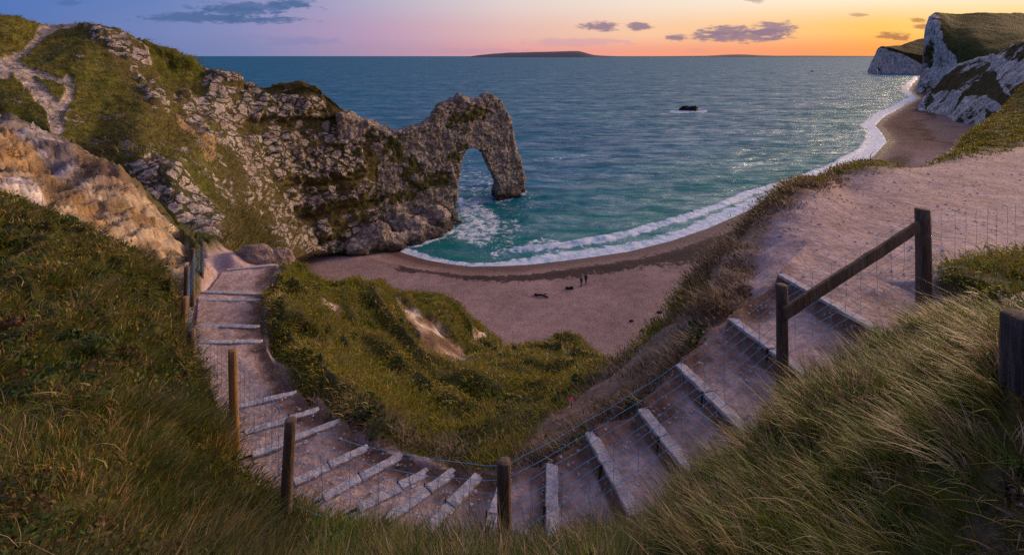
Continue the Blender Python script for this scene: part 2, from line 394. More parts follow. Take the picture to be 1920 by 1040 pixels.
cols = np.concatenate([np.arange(-720, -100, 20.0), np.arange(-100, 2320, 6.0)]); Ls = np.arange(LK * math.log(.85), LK * math.log(80), 4.6)
CX, LL = np.meshgrid(cols, Ls); D = np.exp(LL / LK)
py = GR(np.stack([CX, LL], -1)); GV = P(CX, py, D)
x, y = GV[..., 0], GV[..., 1]
bare_path = np.maximum.reduce([
    pmask(CX, py, [(1395,560),(1420,490),(1455,395),(1585,326),(1780,300),(1920,272),(2300,230),(2300,480),(1920,468),(1770,496),(1745,535),(1640,600),(1500,560)], 10) * (D > 5.5),
    pmask(CX, py, [(376,520),(380,480),(420,466),(535,472),(548,492),(505,520),(492,560),(440,560)], 6) * (D > 14),
    pmask(CX, py, [(1860,545),(1960,540),(1960,640),(1860,600)], 12) * (D > 4) * .9,
    pmask(CX, py, [(1780,1100),(1830,960),(1990,860),(1990,1100)], 40) * .3])
corr = np.zeros_like(x)
for (a, b, c, d) in TREADS:
    poly = [(a[0], a[1]), (b[0], b[1]), (d[0], d[1]), (c[0], c[1])]
    ins = inside(x, y, poly); dd = seg_dist(x, y, poly, True)
    corr = np.maximum(corr, np.where(ins, 1, 1 - sstep(.03, .28, dd)))
bank = np.maximum.reduce([
    pmask(CX, py, [(940,910),(975,850),(1040,780),(1100,730),(1160,680),(1220,625),(1290,570),(1340,560),(1400,545),(1480,520),(1320,720),(1225,810),(1120,850),(1035,925)], 10) * (D < 15),
    pmask(CX, py, [(1330,560),(1330,470),(1420,400),(1500,355),(1600,325),(1500,400),(1430,500),(1400,580)], 12) * .9,
    pmask(CX, py, [(560,745),(620,770),(760,850),(900,880),(950,880),(900,940),(700,900),(600,800)], 10) * (D < 12),
    pmask(CX, py, [(520,660),(545,690),(560,740),(500,740)], 8) * .8]) * .95
scar = np.maximum.reduce([
    pmask(CX, py, [(744,558),(764,568),(800,588),(834,618),(876,656),(890,698),(852,684),(820,672),(786,658),(787,620),(767,594)], 5),
    pmask(CX, py, [(880,625),(900,612),(912,620),(900,640),(886,645)], 4) * .8,
    lmask(CX, py, [(940,650), (955,668)], 5, 4), lmask(CX, py, [(1062,650), (1072,675)], 5, 5) * .7,
    lmask(CX, py, [(525,565), (545,568)], 6, 4), lmask(CX, py, [(610,562), (630,568)], 7, 5)]) * (D > 9) * (D < 33)
erod = pmask(CX, py, [(-720,120),(-340,120),(-100,205),(0,217),(60,237),(130,272),(230,322),(300,402),(352,462),(362,505),(330,540),(250,490),(150,440),(0,380),(-340,300),(-720,300)], 8) * (D > 15.5) * (D < 37)
erod = np.maximum(erod, pmask(CX, py, [(300,505),(372,495),(350,530),(340,560),(300,530)], 8) * (D > 12) * .7)
n_edge = fbm(np.stack([x, y, 0 * x], -1) * 1.1, 4, 3)
bare = np.clip(np.maximum.reduce([bare_path, corr, sstep(.25, .6, bank + .45 * n_edge), sstep(.3, .6, scar + .35 * n_edge)]), 0, 1)
er = sstep(.3, .6, erod + .25 * n_edge)
grassy = (1 - np.maximum(bare, er))
# relief
zz = GV[..., 2].copy(); w3 = np.stack([x, y, zz], -1)
tus = fbm(np.stack([x * .9, y * .9, zz * .9], -1), 4, 11); tus2 = fbm(np.stack([x, y, zz], -1) * 3.1, 3, 12)
ridge = 1 - np.abs(fbm(np.stack([(x + y) * .30 + .3 * tus, (x - y) * .10, zz * .1], -1) * 2.6, 3, 13))
left = sstep(700, 400, CX); mid = sstep(450, 560, CX) * sstep(1250, 1100, CX) * sstep(5.5, 7, D)
sc = np.clip(D / 9, .3, 1.6)
GV[..., 2] += grassy * sc * (1 - .65 * mid) * (.16 * tus + .06 * tus2) + grassy * (1 - left) * sstep(8, 5, D) * (.15 * tus + .06 * tus2 + .14 * (1 - np.abs(fbm(w3 * 1.5, 3, 36)) - .75)) + grassy * left * sc * 1.5 * (ridge - .76) * (.45 * sstep(2, 4, D) + .55 * sstep(5.5, 8, D))
lump = 1 - np.abs(fbm(np.stack([(.87 * x + .5 * y) * .80 + .25 * tus, (-.5 * x + .87 * y) * .16, 0 * x], -1), 3, 15))
GV[..., 2] += grassy * mid * sstep(6.5, 9, D) * (1.35 * (lump - .80) + .12 * tus) * sstep(0, .5, 1.2 - np.abs(D - 14) / 14)
soilb = np.maximum(bank, scar) * bare
GV[..., 2] += scar * (.30 * fbm(np.stack([x * 1.3, y * .9, zz * .5], -1) * 1.4, 5, 34, .65) - .22)
GV[..., 2] += soilb * (.16 * fbm(w3 * 1.8, 5, 14) + .10 * (1 - np.abs(fbm(w3 * 1.1, 3, 24))) - .07) + bare_path * (.035 * fbm(w3 * 1.3, 4, 16) + .012 * fbm(w3 * 6, 3, 18))
rill = 1 - np.abs(fbm(np.stack([x * .55 + .25 * tus, y * .18, zz * .08], -1), 4, 21))
gl_ = 1 - np.abs(fbm(np.stack([x * 1.0 + .3 * tus, y * .22, zz * .08], -1), 4, 23))
GV[..., 2] += er * (1.3 * (rill - .74) + .30 * fbm(w3 * .7, 5, 22) - .35 * sstep(.80, .98, gl_) - .14 * sstep(.78, .98, 1 - np.abs(fbm(np.stack([x * 2.0 + .3 * tus, y * .5, zz * .18], -1), 4, 30))) + .07 * fbm(w3 * 2.4, 4, 35))
for (a, b, c, d) in TREADS:          # nothing of the ground pokes through the treads
    poly = [(a[0], a[1]), (b[0], b[1]), (d[0], d[1]), (c[0], c[1])]
    ins = inside(x, y, poly); dd = seg_dist(x, y, poly, True)
    lim = min(a[2], c[2]) - .07 + np.where(ins, 0, np.maximum(dd - .05, 0) * 1.6)
    GV[..., 2] = np.where(ins | (dd < .5), np.minimum(GV[..., 2], lim), GV[..., 2])

def mixc(a, b, t): return a + (b - a) * np.asarray(t)[..., None]
hue = fbm(w3 * .45, 3, 31) * .5 + .5; hue2 = fbm(w3 * 1.6, 3, 32) * .5 + .5
gcol = mixc(np.array([.035, .045, .008]), np.array([.085, .070, .020]), hue)
soil_c = mixc(np.array([.13, .075, .045]), np.array([.30, .20, .145]), np.clip(hue2 * 1.2 - .1, 0, 1))
path_c = mixc(np.array([.26, .17, .148]), np.array([.46, .345, .325]), hue2)
sn_ = fbm(np.stack([x * 1.3, y * .9, zz * .5], -1) * 1.5, 5, 33)
chalk_c = mixc(mixc(np.array([.13, .08, .045]), np.array([.34, .235, .15]), sstep(-.25, .1, sn_)), np.array([.54, .48, .42]), sstep(.02, .25, sn_))
orange = np.maximum.reduce([pmask(CX, py, [(-340,215),(0,242),(45,250),(88,278),(132,355),(105,352),(60,318),(0,292),(-340,280)], 9),
                            pmask(CX, py, [(228,372),(268,388),(300,425),(262,432),(235,405)], 12) * .8, lmask(CX, py, [(125,350), (190,430)], 9, 14) * .7])
rustc = mixc(np.array([.27, .155, .06]), np.array([.50, .32, .13]), sstep(.3, .7, hue2))
flute = pmask(CX, py, [(-340,130),(0,215),(60,235),(132,270),(150,300),(168,374),(122,345),(62,272),(0,236),(-340,200)], 7)
brown = pmask(CX, py, [(138,268),(200,300),(256,345),(264,374),(225,362),(168,335),(142,302)], 7)
spur = np.maximum(lmask(CX, py, [(186,446), (235,470), (278,503)], 8, 7), pmask(CX, py, [(0,322),(70,350),(118,418),(90,412),(40,385),(0,372)], 10) * .7)
st_ = fbm(np.stack([x * 1.5 + .3 * tus, y * .35, zz * .12], -1), 4, 27)
bl = fbm(w3 * 1.1, 5, 26); crag = sstep(-.15, .3, bl + 1.2 * (rill - .75))
er_c = mixc(np.array([.20, .13, .065]), np.array([.44, .335, .205]), crag)
er_c = mixc(er_c, rustc, sstep(.3, .7, orange + .3 * n_edge))
er_c = mixc(er_c, mixc(np.array([.30, .235, .19]), np.array([.60, .53, .47]), crag), sstep(.3, .7, spur + .35 * n_edge))
er_c = mixc(er_c, mixc(np.array([.15, .12, .11]), np.array([.40, .355, .34]), sstep(-.2, .2, st_)), sstep(.3, .7, flute + .25 * n_edge))
er_c = mixc(er_c, mixc(np.array([.10, .065, .04]), np.array([.26, .18, .12]), sstep(-.2, .25, st_)), sstep(.3, .7, brown + .3 * n_edge))
st2 = 1 - np.abs(fbm(np.stack([x * 2.0 + .3 * tus, y * .5, zz * .18], -1), 4, 30))
er_c = er_c * (1.12 - .62 * sstep(.80, .98, st2))[..., None]
er_c = mixc(er_c, np.array([.13, .085, .045]), sstep(.12, .35, fbm(w3 * .5, 4, 28)) * .7)
c = gcol
c = mixc(c, soil_c, sstep(.25, .6, bank + .45 * n_edge) * .95)
c = mixc(c, path_c, np.maximum(bare_path, corr)); c = mixc(c, chalk_c, sstep(.3, .6, scar + .35 * n_edge)); c = mixc(c, er_c, er)
ground = raw_mesh('ground', GV, grid_faces(*x.shape, True), M_GROUND, {'Col': c.reshape(-1, 3), 'soil': np.maximum(bare, er).ravel()}, 'structure')
# flip check: normals must look up
GN = grid_normals(GV); GN *= np.sign(GN[..., 2:3] + 1e-9)

# treads and the soil between them
def build_path():
    VV, QQ, CC, off = [], [], [], 0
    for k, (a, b, c_, d) in enumerate(TREADS):
        nu, nv = 26, 16
        u, v = np.meshgrid(np.linspace(0, 1, nu), np.linspace(0, 1, nv))
        e = lambda t: t[..., None]
        q = (a * (1 - e(u)) + b * e(u)) * (1 - e(v)) + (c_ * (1 - e(u)) + d * e(u)) * e(v)
        n = fbm(q * 2.3, 4, 41); n2 = fbm(q * 9, 3, 42)
        q = q.copy(); q[..., 2] += -.008 + .030 * n + .012 * n2 - .035 * np.sin(u * math.pi) * (1 - v) * .6 + .05 * np.maximum(0, .12 - u) / .12 + .03 * np.maximum(0, v - .7)
        q[0, :, 2] = np.minimum(q[0, :, 2], a[2] - .012)
        if k > 0:                      # soil face up to the board above
            q[-1, :, 2] = H - DROP[k - 1] - .03
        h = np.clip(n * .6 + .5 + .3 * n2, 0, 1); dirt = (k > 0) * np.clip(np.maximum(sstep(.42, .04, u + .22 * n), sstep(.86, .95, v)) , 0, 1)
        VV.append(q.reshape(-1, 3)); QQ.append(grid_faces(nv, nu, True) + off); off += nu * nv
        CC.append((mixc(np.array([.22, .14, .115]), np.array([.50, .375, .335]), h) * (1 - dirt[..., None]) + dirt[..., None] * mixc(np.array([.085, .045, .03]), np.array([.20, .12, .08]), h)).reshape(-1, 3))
    V = np.concatenate(VV)
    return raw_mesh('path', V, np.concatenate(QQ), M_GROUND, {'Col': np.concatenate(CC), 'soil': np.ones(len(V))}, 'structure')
path = build_path()

# step edgings: one stairway, every edging a part, pegs its sub-parts
stair = empty('stairway', tuple((FE[8] + NE[8]) / 2))
tag(stair, 'flight of pale edged earth steps curling down from the cliff path to the beach', 'steps')
def beam(bm, a, b, w, h, up=Vector((0, 0, 1)), jit=0.0, seg=6):
    a, b = Vector(a), Vector(b); d = (b - a).normalized(); s = d.cross(up).normalized(); u = s.cross(d)
    rings = []
    for k in range(seg + 1):
        p = a.lerp(b, k / seg); r = []
        for (i, j) in ((-1, -1), (1, -1), (1, 1), (-1, 1)):
            q = p + s * (i * w / 2) + u * (j * h / 2)
            if jit: q += Vector((random.uniform(-jit, jit), random.uniform(-jit, jit), random.uniform(-jit, jit)))
            r.append(bm.verts.new(q))
        rings.append(r)
    for r0, r1 in zip(rings[:-1], rings[1:]):
        for k in range(4): bm.faces.new((r0[k], r0[(k + 1) % 4], r1[(k + 1) % 4], r1[k]))
    bm.faces.new(rings[0][::-1]); bm.faces.new(rings[-1])
base_loc = Vector(stair.location)
for k in range(len(STEPS)):
    bm = bmesh.new(); f = Vector(FE[k]); n = Vector(NE[k])
    if k < 13: n = n + (n - f).normalized() * .12
    far = k > 14
    hgt = .05; wid = .135 if not far else .17
    f = f - (n - f).normalized() * .13
    f.z -= hgt / 2 - .012; n.z -= hgt / 2 - .012
    n.z += random.uniform(-.015, .015)
    cut = random.choice([.42, .55, .62])
    m = f.lerp(n, cut); g = (n - f).normalized() * .002; dv = Vector((random.uniform(-.008, .008), random.uniform(-.008, .008), random.uniform(-.012, .003)))
    beam(bm, f - base_loc, m - g - base_loc, wid, hgt, jit=.005, seg=9); beam(bm, m + g + dv - base_loc, n + dv - base_loc, wid, hgt, jit=.005, seg=9)
    bmesh.ops.recalc_face_normals(bm, faces=bm.faces)
    o = bm_obj('step_edge', bm, M_BOARD, stair)
    bv = o.modifiers.new('soften', 'BEVEL'); bv.width = .012; bv.segments = 2
    bm = bmesh.new(); dn = Vector(((n - f).y, -(n - f).x, 0)).normalized()
    if k < 15:
        c_ = m + dn * (wid / 2 + .02) * (1 if dn.dot(Vector(STEPS[k + 1] and FE[k + 1]) - m) > 0 else -1)
        beam(bm, c_ + Vector((0, 0, -.16)) - base_loc, c_ + Vector((.01, 0, .035)) - base_loc, .018, .022, Vector((0, 1, 0)), .003, 2)
        bmesh.ops.recalc_face_normals(bm, faces=bm.faces); bm_obj('peg', bm, M_PEG, o)

# the same bank behind and beside the viewpoint
ax, ay = np.meshgrid(np.arange(-18, 16.1, .35), np.arange(-12, 3.6, .35))
az_ = H - 1.74 - .24 * np.maximum(-ax - .9, 0) - .03 * np.maximum(ay, 0)
a3 = np.stack([ax, ay, az_], -1); az_ = az_ + .10 * fbm(a3 * .8, 4, 300) - .06
fan = (ay > 1.0) & (ax > -1.70 * ay) & (ax < 1.38 * ay)
a3[..., 2] = az_ - np.where(fan, .25, 0)
fan = (ay > 1.75) & (ax > -1.35 * ay) & (ax < 1.2 * ay)
qf = grid_faces(*ax.shape, True); keep = ~fan.ravel()[qf].any(1)
raw_mesh('ground', a3, qf[keep], M_GROUND, {'Col': mixc(np.array([.035, .045, .008]), np.array([.085, .070, .020]), fbm(a3 * .5, 3, 301) * .5 + .5).reshape(-1, 3), 'soil': np.zeros(ax.size)}, 'structure')
AP, APF = a3, fan
# ------------------------------------------------------------------ fence
fence = empty('wire_fence', tuple(P(945, 1000, 4.4)))
tag(fence, 'wire fence on round wooden posts following the steps, with one slanting rail', 'fence')
fl = Vector(fence.location)
def post(bm, base, top, r, seg=14, rings=9, jit=.07):
    base, top = Vector(base), Vector(top); prev = None; ph = random.random() * 9
    prof = [random.uniform(1 - jit, 1 + jit) for _ in range(seg)]
    for k in range(rings + 1):
        t = k / rings; c_ = base.lerp(top, t) + Vector((math.sin(t * 3 + ph), math.cos(t * 2 + ph), 0)) * r * .10; rr = r * (1.06 - .10 * t)
        ring = [bm.verts.new(c_ + Vector((math.cos(2 * math.pi * a / seg), math.sin(2 * math.pi * a / seg), 0)) * rr * prof[a] * random.uniform(.985, 1.015)) for a in range(seg)]
        if prev:
            for a in range(seg): bm.faces.new((prev[a], prev[(a + 1) % seg], ring[(a + 1) % seg], ring[a]))
        prev = ring
    cap = [bm.verts.new(v.co.lerp(c_, .18) + Vector((0, 0, r * .10))) for v in prev]
    for a in range(seg): bm.faces.new((prev[a], prev[(a + 1) % seg], cap[(a + 1) % seg], cap[a]))
    bm.faces.new(cap)
#        px   top   base   D    r     lean(px)  material
POSTS = [(379, 456, 506, 19, .062, 0, 0), (361, 466, 552, 15.2, .065, 2, 0), (349, 500, 600, 13, .066, 4, 0), (343, 557, 660, 11, .068, 7, 1),
         (363, 618, 722, 10, .080, -6, 0), (439, 656, 820, 7.4, .062, -4, 1), (540, 786, 1000, 5.0, .057, 12, 0), (946, 864, 1090, 4.4, .060, 0, 0),
         (1466, 534, 745, 5.9, .062, -2, 0), (1731, 392, 570, 7.0, .092, -3, 0)]
PT, PB = [], []
for (px, t, b, D_, r, lean, mt) in POSTS:
    top = Vector(P(px + lean * .5, t, D_)); bot = Vector(P(px - lean * .5, b + 22, D_)); PT.append(top); PB.append(bot)
    bm = bmesh.new(); post(bm, bot - fl, top - fl, r); bm_obj('post', bm, M_POST_TAN if mt else M_POST, fence, True)
PT.append(Vector(P(1965, 365, 8.6))); PB.append(Vector(P(1965, 500, 8.6)))
bm = bmesh.new(); post(bm, PB[-1] - fl, PT[-1] - fl, .07); bm_obj('post', bm, M_POST, fence, True)
# slanting plank
bm = bmesh.new(); a = Vector(P(1470, 588, 5.82)); b = Vector(P(1722, 424, 6.9))
beam(bm, a - fl, b - fl, .045, .155, jit=.004, seg=12); bmesh.ops.recalc_face_normals(bm, faces=bm.faces)
o = bm_obj('rail', bm, M_POST, fence); bv = o.modifiers.new('soften', 'BEVEL'); bv.width = .008
def wire(bm, pts, r):
    prev = None
    for k, p in enumerate(pts):
        d = (pts[min(k + 1, len(pts) - 1)] - pts[max(k - 1, 0)]).normalized(); s = d.cross(Vector((.3, .2, 1))).normalized(); u = d.cross(s)
        ring = [bm.verts.new(p + (s * math.cos(a) + u * math.sin(a)) * r) for a in (0, 2.094, 4.189)]
        if prev:
            for a in range(3): bm.faces.new((prev[a], prev[(a + 1) % 3], ring[(a + 1) % 3], ring[a]))
        prev = ring
def span(i, j, rows=7, r=.0028, top=.90, bot=.12, sag=.05, stay=.30):
    bm = bmesh.new(); A0, A1, B0, B1 = PB[i], PT[i], PB[j], PT[j]
    ga = A1.z - 1.02 if A1.z - A0.z > 1.02 else A0.z; gb = B1.z - 1.02 if B1.z - B0.z > 1.02 else B0.z
    L = (B1 - A1).length; n = max(10, int(L / .18))
    fr = [bot + (top - bot) * (k / (rows - 1)) ** .9 for k in range(rows)]
    kk = [random.uniform(.75, 1.25) for _ in fr]
    def at(t, q, s):
        p = A1.lerp(B1, t); z0 = ga + (gb - ga) * t
        return Vector((p.x, p.y + .075, z0 + (p.z - z0) * q - 4 * t * (1 - t) * sag * s))
    for q, s in zip(fr, kk):
        ph = random.random() * 6
        wire(bm, [at(k / n, q, s) + Vector((0, 0, .006 * math.sin(k * 1.9 + ph))) - fl for k in range(n + 1)], r)
    m = max(2, int(L / stay))
    for k in range(1, m):
        t = k / m + random.uniform(-.008, .008)
        wire(bm, [at(t + random.uniform(-.006, .006), q, s) - fl for q, s in zip(fr, kk)], r * .9)
    bm_obj('wire_mesh', bm, M_WIRE, fence)
for i in range(len(PT) - 1):
    span(i, i + 1, sag=.10 if i in (6, 7) else .03)
# big split post by the bank
bm = bmesh.new(); post(bm, P(1924, 800, 2.35), P(1926, 594, 2.35), .088, 18, 14, .12)
tag(bm_obj('fence_post', bm, M_POST_GREY, None, True), 'thick grey weathered post with cracked grain standing in the tall grass beside the dirt corner', 'post')

# ------------------------------------------------------------------ headland
_c, _s = math.cos(R(24)), math.sin(R(24)); ROT = np.array([[_c, 0, _s], [0, 1, 0], [-_s, 0, _c]])
def relief(name, top, bot, ctrl, px0, px1, step, rows, back_rows, back_len, mat, paint, disp, kind='structure', zlow=-4, c=30.0, back_end=None):
    px = np.arange(px0, px1 + .1, step); tp = np.array(top, float); bp = np.array(bot, float)
    ty = np.interp(px, tp[:, 0], tp[:, 1]); by = np.interp(px, bp[:, 0], bp[:, 1]); by = np.maximum(by, ty + 1)
    pts = [(a, b, d) for a, b, d in list(top) + list(bot) + list(ctrl)]
    f = RBF([(a, b) for a, b, d in pts], [math.log(d) for a, b, d in pts], c, .01)
    t = np.linspace(0, 1, rows)[:, None]
    PX = np.broadcast_to(px, (rows, len(px))); PY = ty + (by - ty) * t
    D = np.exp(f(np.stack([PX, PY], -1))); V = P(PX, PY, D)
    s = np.linspace(1, 0, back_rows + 1)[:-1, None]
    bl = back_len if back_end is None else np.interp(px, back_end[0], back_end[1])
    Db = D[0] + bl * s; Vb = P(np.broadcast_to(px, Db.shape), np.broadcast_to(ty, Db.shape), Db)
    Vb[..., 2] = V[0, :, 2] + (zlow - V[0, :, 2]) * s ** 1.35
    V = np.concatenate([Vb, V]); PX = np.concatenate([np.broadcast_to(px, Db.shape), PX]); PY = np.concatenate([np.broadcast_to(ty, Db.shape) + 0 * Db, PY])
    N = grid_normals(V)
    N *= np.sign((N * (np.array([0, 0, H + 200.0]) - V)).sum(-1, keepdims=True))
    front = np.concatenate([np.zeros(Db.shape), np.ones((rows, len(px)))])
    attrs, mask = paint(PX, PY, V, N, front)
    V = V + disp(PX, PY, V, N, mask)
    o = raw_mesh(name, V, grid_faces(V.shape[0], V.shape[1]), mat, {k: (v.reshape(-1, 3) if v.ndim == 3 else v.ravel()) for k, v in attrs.items()}, kind)
    return o, V, mask, PX, PY

RIDGE = [(-800,10,84),(-300,20,80),(-60,22,82),(0,27,84),(30,30,86),(62,38,88),(70,44,88),(118,43,92),(140,42,93),(175,47,94),(215,56,96),(240,73,97),(268,82,98),(300,92,99),(335,105,101),(358,116,103),
         (372,128,105),(400,135,107),(415,130,108),(435,140,109),(460,158,111),(485,163,113),(510,160,115),(535,155,117),(565,153,118),(590,160,119),(615,178,121),(640,200,123),(668,222,125),(705,240,127)]
BASE = [(-800,330,62),(-300,330,60),(0,340,60),(100,360,56),(180,410,50),(250,445,45),(330,490,38),(430,488,35),(480,488,46),(520,484,62),(550,482,86),(580,480,103),(620,478,108),(705,470,113)]
CT = [(0,120,70),(0,215,58),(60,110,76),(100,180,66),(100,250,57),(160,100,82),(200,170,74),(200,250,62),(170,300,55),(230,300,53),(280,270,58),(290,200,76),(240,110,90),(320,260,70),(360,250,80),
      (330,300,56),(300,350,50),(370,330,58),(340,400,46),(400,420,44),(390,370,56),(420,330,72),(440,400,58),(430,440,44),(470,420,70),(400,200,96),(430,250,96),(450,320,88),(500,250,107),(500,350,97),
      (500,430,84),(540,440,96),(600,250,117),(600,350,112),(600,430,109),(700,300,124),(700,400,118),(660,300,119),(350,160,100),(300,140,97)]
def hl_paint(px, py, V, N, front):
    x, y, z = V[..., 0], V[..., 1], V[..., 2]
    n = fbm(V * .12, 4, 51); n2 = fbm(V * .5, 4, 52); n3 = fbm(V * 1.6, 3, 53)
    main = np.maximum.reduce([pmask(px, py, [(372,128),(415,128),(485,162),(535,157),(600,162),(640,198),(710,240),(760,240),(760,480),(575,482),(520,470),(490,430),(462,385),(428,330),(405,290),(385,240),(372,205),(345,180),(352,130)], 10),
        pmask(px, py, [(150,50),(200,55),(240,75),(270,95),(272,130),(262,150),(300,190),(312,205),(300,215),(275,195),(255,160),(215,110),(175,75)], 6),
        pmask(px, py, [(330,170),(372,150),(392,240),(402,285),(375,262),(345,225),(325,200)], 8) * .85,
        pmask(px, py, [(268,150),(280,150),(312,190),(310,215),(285,200),(265,170)], 5)])
    slab = pmask(px, py, [(232,305),(285,288),(320,300),(352,330),(385,375),(418,405),(417,442),(365,430),(330,405),(280,365)], 6)
    spine = np.maximum(pmask(px, py, [(340,275),(385,300),(420,350),(442,385),(430,395),(400,365),(355,310)], 7) * .8, lmask(px, py, [(425,340),(445,390)], 4, 5))
    # grass ledges on the face: gently tilted bands
    bz = z + .10 * x + 2.2 * n + 1.0 * n2
    band = np.maximum.reduce([np.exp(-((bz - b) / w) ** 2) for b, w in ((24.0, 1.6), (12.5, 1.5), (6.0, 1.7), (31.0, 1.0))])
    bandx = sstep(420, 470, px) * sstep(735, 690, px)
    gull = np.maximum.reduce([lmask(px, py, [(618,175),(650,215),(668,255)], 12, 14), lmask(px, py, [(690,270),(705,330)], 10, 10), .55 * lmask(px, py, [(405,290),(440,370),(480,440)], 9, 14), lmask(px, py, [(520,157),(595,160)], 5, 8), lmask(px, py, [(330,110),(370,170)], 12, 14)])
    rock = main * (.70 - .55 * band * bandx - .6 * gull + .75 * n + .35 * n2)
    rock = np.maximum(rock, main * sstep(7, 2, z) * .95)
    rock = np.maximum.reduce([rock, slab * (.92 + .2 * n2), spine * (.72 + .35 * n2)])
    rock = np.clip(rock * sstep(.0, .3, main + slab + spine), 0, 1) * np.where(front > 0, 1, .6)
    path1 = np.maximum.reduce([lmask(px, py, [(140,44),(95,48),(70,72),(45,98),(20,112),(-30,118)], 4.5, 4), pmask(px, py, [(75,45),(120,44),(110,52),(80,68),(66,70)], 4),
        lmask(px, py, [(18,116),(50,150),(75,180),(100,200),(108,240)], 9, 9), lmask(px, py, [(128,152),(132,178),(112,205),(104,235)], 6, 6), lmask(px, py, [(30,125),(80,145),(130,158)], 3, 4),
        pmask(px, py, [(-40,120),(25,122),(20,150),(-40,158)], 6) * .8])
    bare = sstep(.25, .6, path1 + .35 * n2 + .2 * n3 - .1)
    rust = np.maximum(lmask(px, py, [(340,228),(375,255),(395,290)], 8, 9), lmask(px, py, [(420,470),(470,482)], 6, 6) * .5)
    hue = np.clip(.5 + .8 * n + .3 * n2, 0, 1)
    g = mixc(np.array([.052, .068, .008]), np.array([.140, .115, .020]), hue)
    brown = sstep(.1, .5, fbm(V * .09, 3, 57)) * .7
    brown = np.clip(np.maximum.reduce([brown, .65 * pmask(px, py, [(150,58),(250,95),(330,195),(365,275),(300,245),(220,150)], 14), .7 * sstep(385, 430, px)]), 0, 1)
    g = mixc(g, np.array([.075, .056, .024]), brown)
    cc = mixc(np.array([.26, .205, .165]), np.array([.42, .36, .31]), np.clip(.5 + n3, 0, 1))
    col = mixc(g, cc, bare); col = mixc(col, np.array([.34, .22, .12]), sstep(.3, .7, rust + .3 * n2) * .8)
    rock = np.where(bare > .5, 0, rock)
    return {'rock': rock, 'Col': col, 'bare': bare}, dict(rock=rock, slab=slab, main=main, bare=bare)
def hl_disp(px, py, V, N, m):
    n = fbm(V * .09, 4, 61); n2 = fbm(V * .45, 4, 62)
    w = V + 1.6 * np.stack([fbm(V * .35, 3, 63), fbm(V * .35, 3, 64), fbm(V * .35, 3, 65)], -1)
    f1, f2, cid = worley((w @ ROT) * np.array([.42, .42, .75]), 5); e = f2 - f1
    r = sstep(.25, .6, m['rock'])
    d = 1.6 * n + .55 * n2 + r * (.5 * (cid - .5) - .25 * sstep(.16, .0, e) + .25 * n2) + m['main'] * 1.3 * (1 - np.abs(fbm(V * np.array([.16, .16, .03]), 3, 66))) * r
    tus = fbm(V * 1.1, 3, 67); d = d + (1 - r) * (.30 * tus + .35 * (1 - np.abs(fbm(V * .28, 3, 68)) - .7))
    d = d - .35 * m['bare']
    sc = np.clip(V[..., 1] / 90, .35, 1.1)
    bz = V[..., 2] + .10 * V[..., 0] + 2.2 * fbm(V * .12, 4, 51)
    led = (bz % 6.3) / 6.3
    d = d + m['main'] * sstep(430, 480, px) * .7 * (.5 - led)
    return N * (d * sc)[..., None]
head, HV, HM, HPX, HPY = relief('headland', RIDGE, BASE, CT, -800, 705, 2.8, 190, 24, 60, M_ROCK, hl_paint, hl_disp, back_end=([-800, 400, 600, 705], [90, 60, 40, 10]))

# ------------------------------------------------------------------ solids cut from an outline, then weathered
def solid(name, outline, Dfn, thick, away, voxel, smooth, mat, paint, disp, blobs=()):
    """outline (px,py) stood on its own vertical plane, given real thickness, remeshed and weathered"""
    bm = bmesh.new(); pts = []
    o2 = [outline[0]]
    for a, b in zip(outline, outline[1:] + outline[:1]):
        n = max(1, int(math.hypot(b[0] - a[0], b[1] - a[1]) / 12))
        for k in range(1, n + 1):
            t = k / n
            if not (b == outline[0] and k == n): o2.append((a[0] + (b[0] - a[0]) * t, a[1] + (b[1] - a[1]) * t))
    fr = [bm.verts.new(P(a, b, Dfn(a))) for a, b in o2]
    face = bm.faces.new(fr); aw = Vector(away).normalized() * thick
    ex = bmesh.ops.extrude_face_region(bm, geom=[face]); vs = [v for v in ex['geom'] if isinstance(v, bmesh.types.BMVert)]
    bmesh.ops.translate(bm, verts=vs, vec=aw); bmesh.ops.triangulate(bm, faces=bm.faces)
    for (px, py, D_, rx, ry, rz) in blobs:
        r = bmesh.ops.create_icosphere(bm, subdivisions=3, radius=1); c_ = Vector(P(px, py, D_))
        for v in r['verts']: v.co = Vector((v.co.x * rx, v.co.y * ry, v.co.z * rz)) + c_
    bmesh.ops.recalc_face_normals(bm, faces=bm.faces)
    o = bm_obj(name, bm, None)
    rm = o.modifiers.new('r', 'REMESH'); rm.mode = 'VOXEL'; rm.voxel_size = voxel
    sm = o.modifiers.new('s', 'SMOOTH'); sm.factor = .5; sm.iterations = smooth
    dg = bpy.context.evaluated_depsgraph_get(); ev = o.evaluated_get(dg); me = bpy.data.meshes.new_from_object(ev)
    o.modifiers.clear(); old = o.data; o.data = me; bpy.data.meshes.remove(old); me.name = name
    n = len(me.vertices); V = np.empty(n * 3); me.vertices.foreach_get('co', V); V = V.reshape(-1, 3)
    N = np.empty(n * 3); me.vertex_normals.foreach_get('vector', N); N = N.reshape(-1, 3)
    V2 = V + N * disp(V, N)[:, None]; me.vertices.foreach_set('co', V2.ravel().astype(np.float32))
    me.polygons.foreach_set('use_smooth', np.ones(len(me.polygons), bool)); me.update()
    me.materials.clear(); me.materials.append(mat); add_attrs(me, paint(V, N)); return o

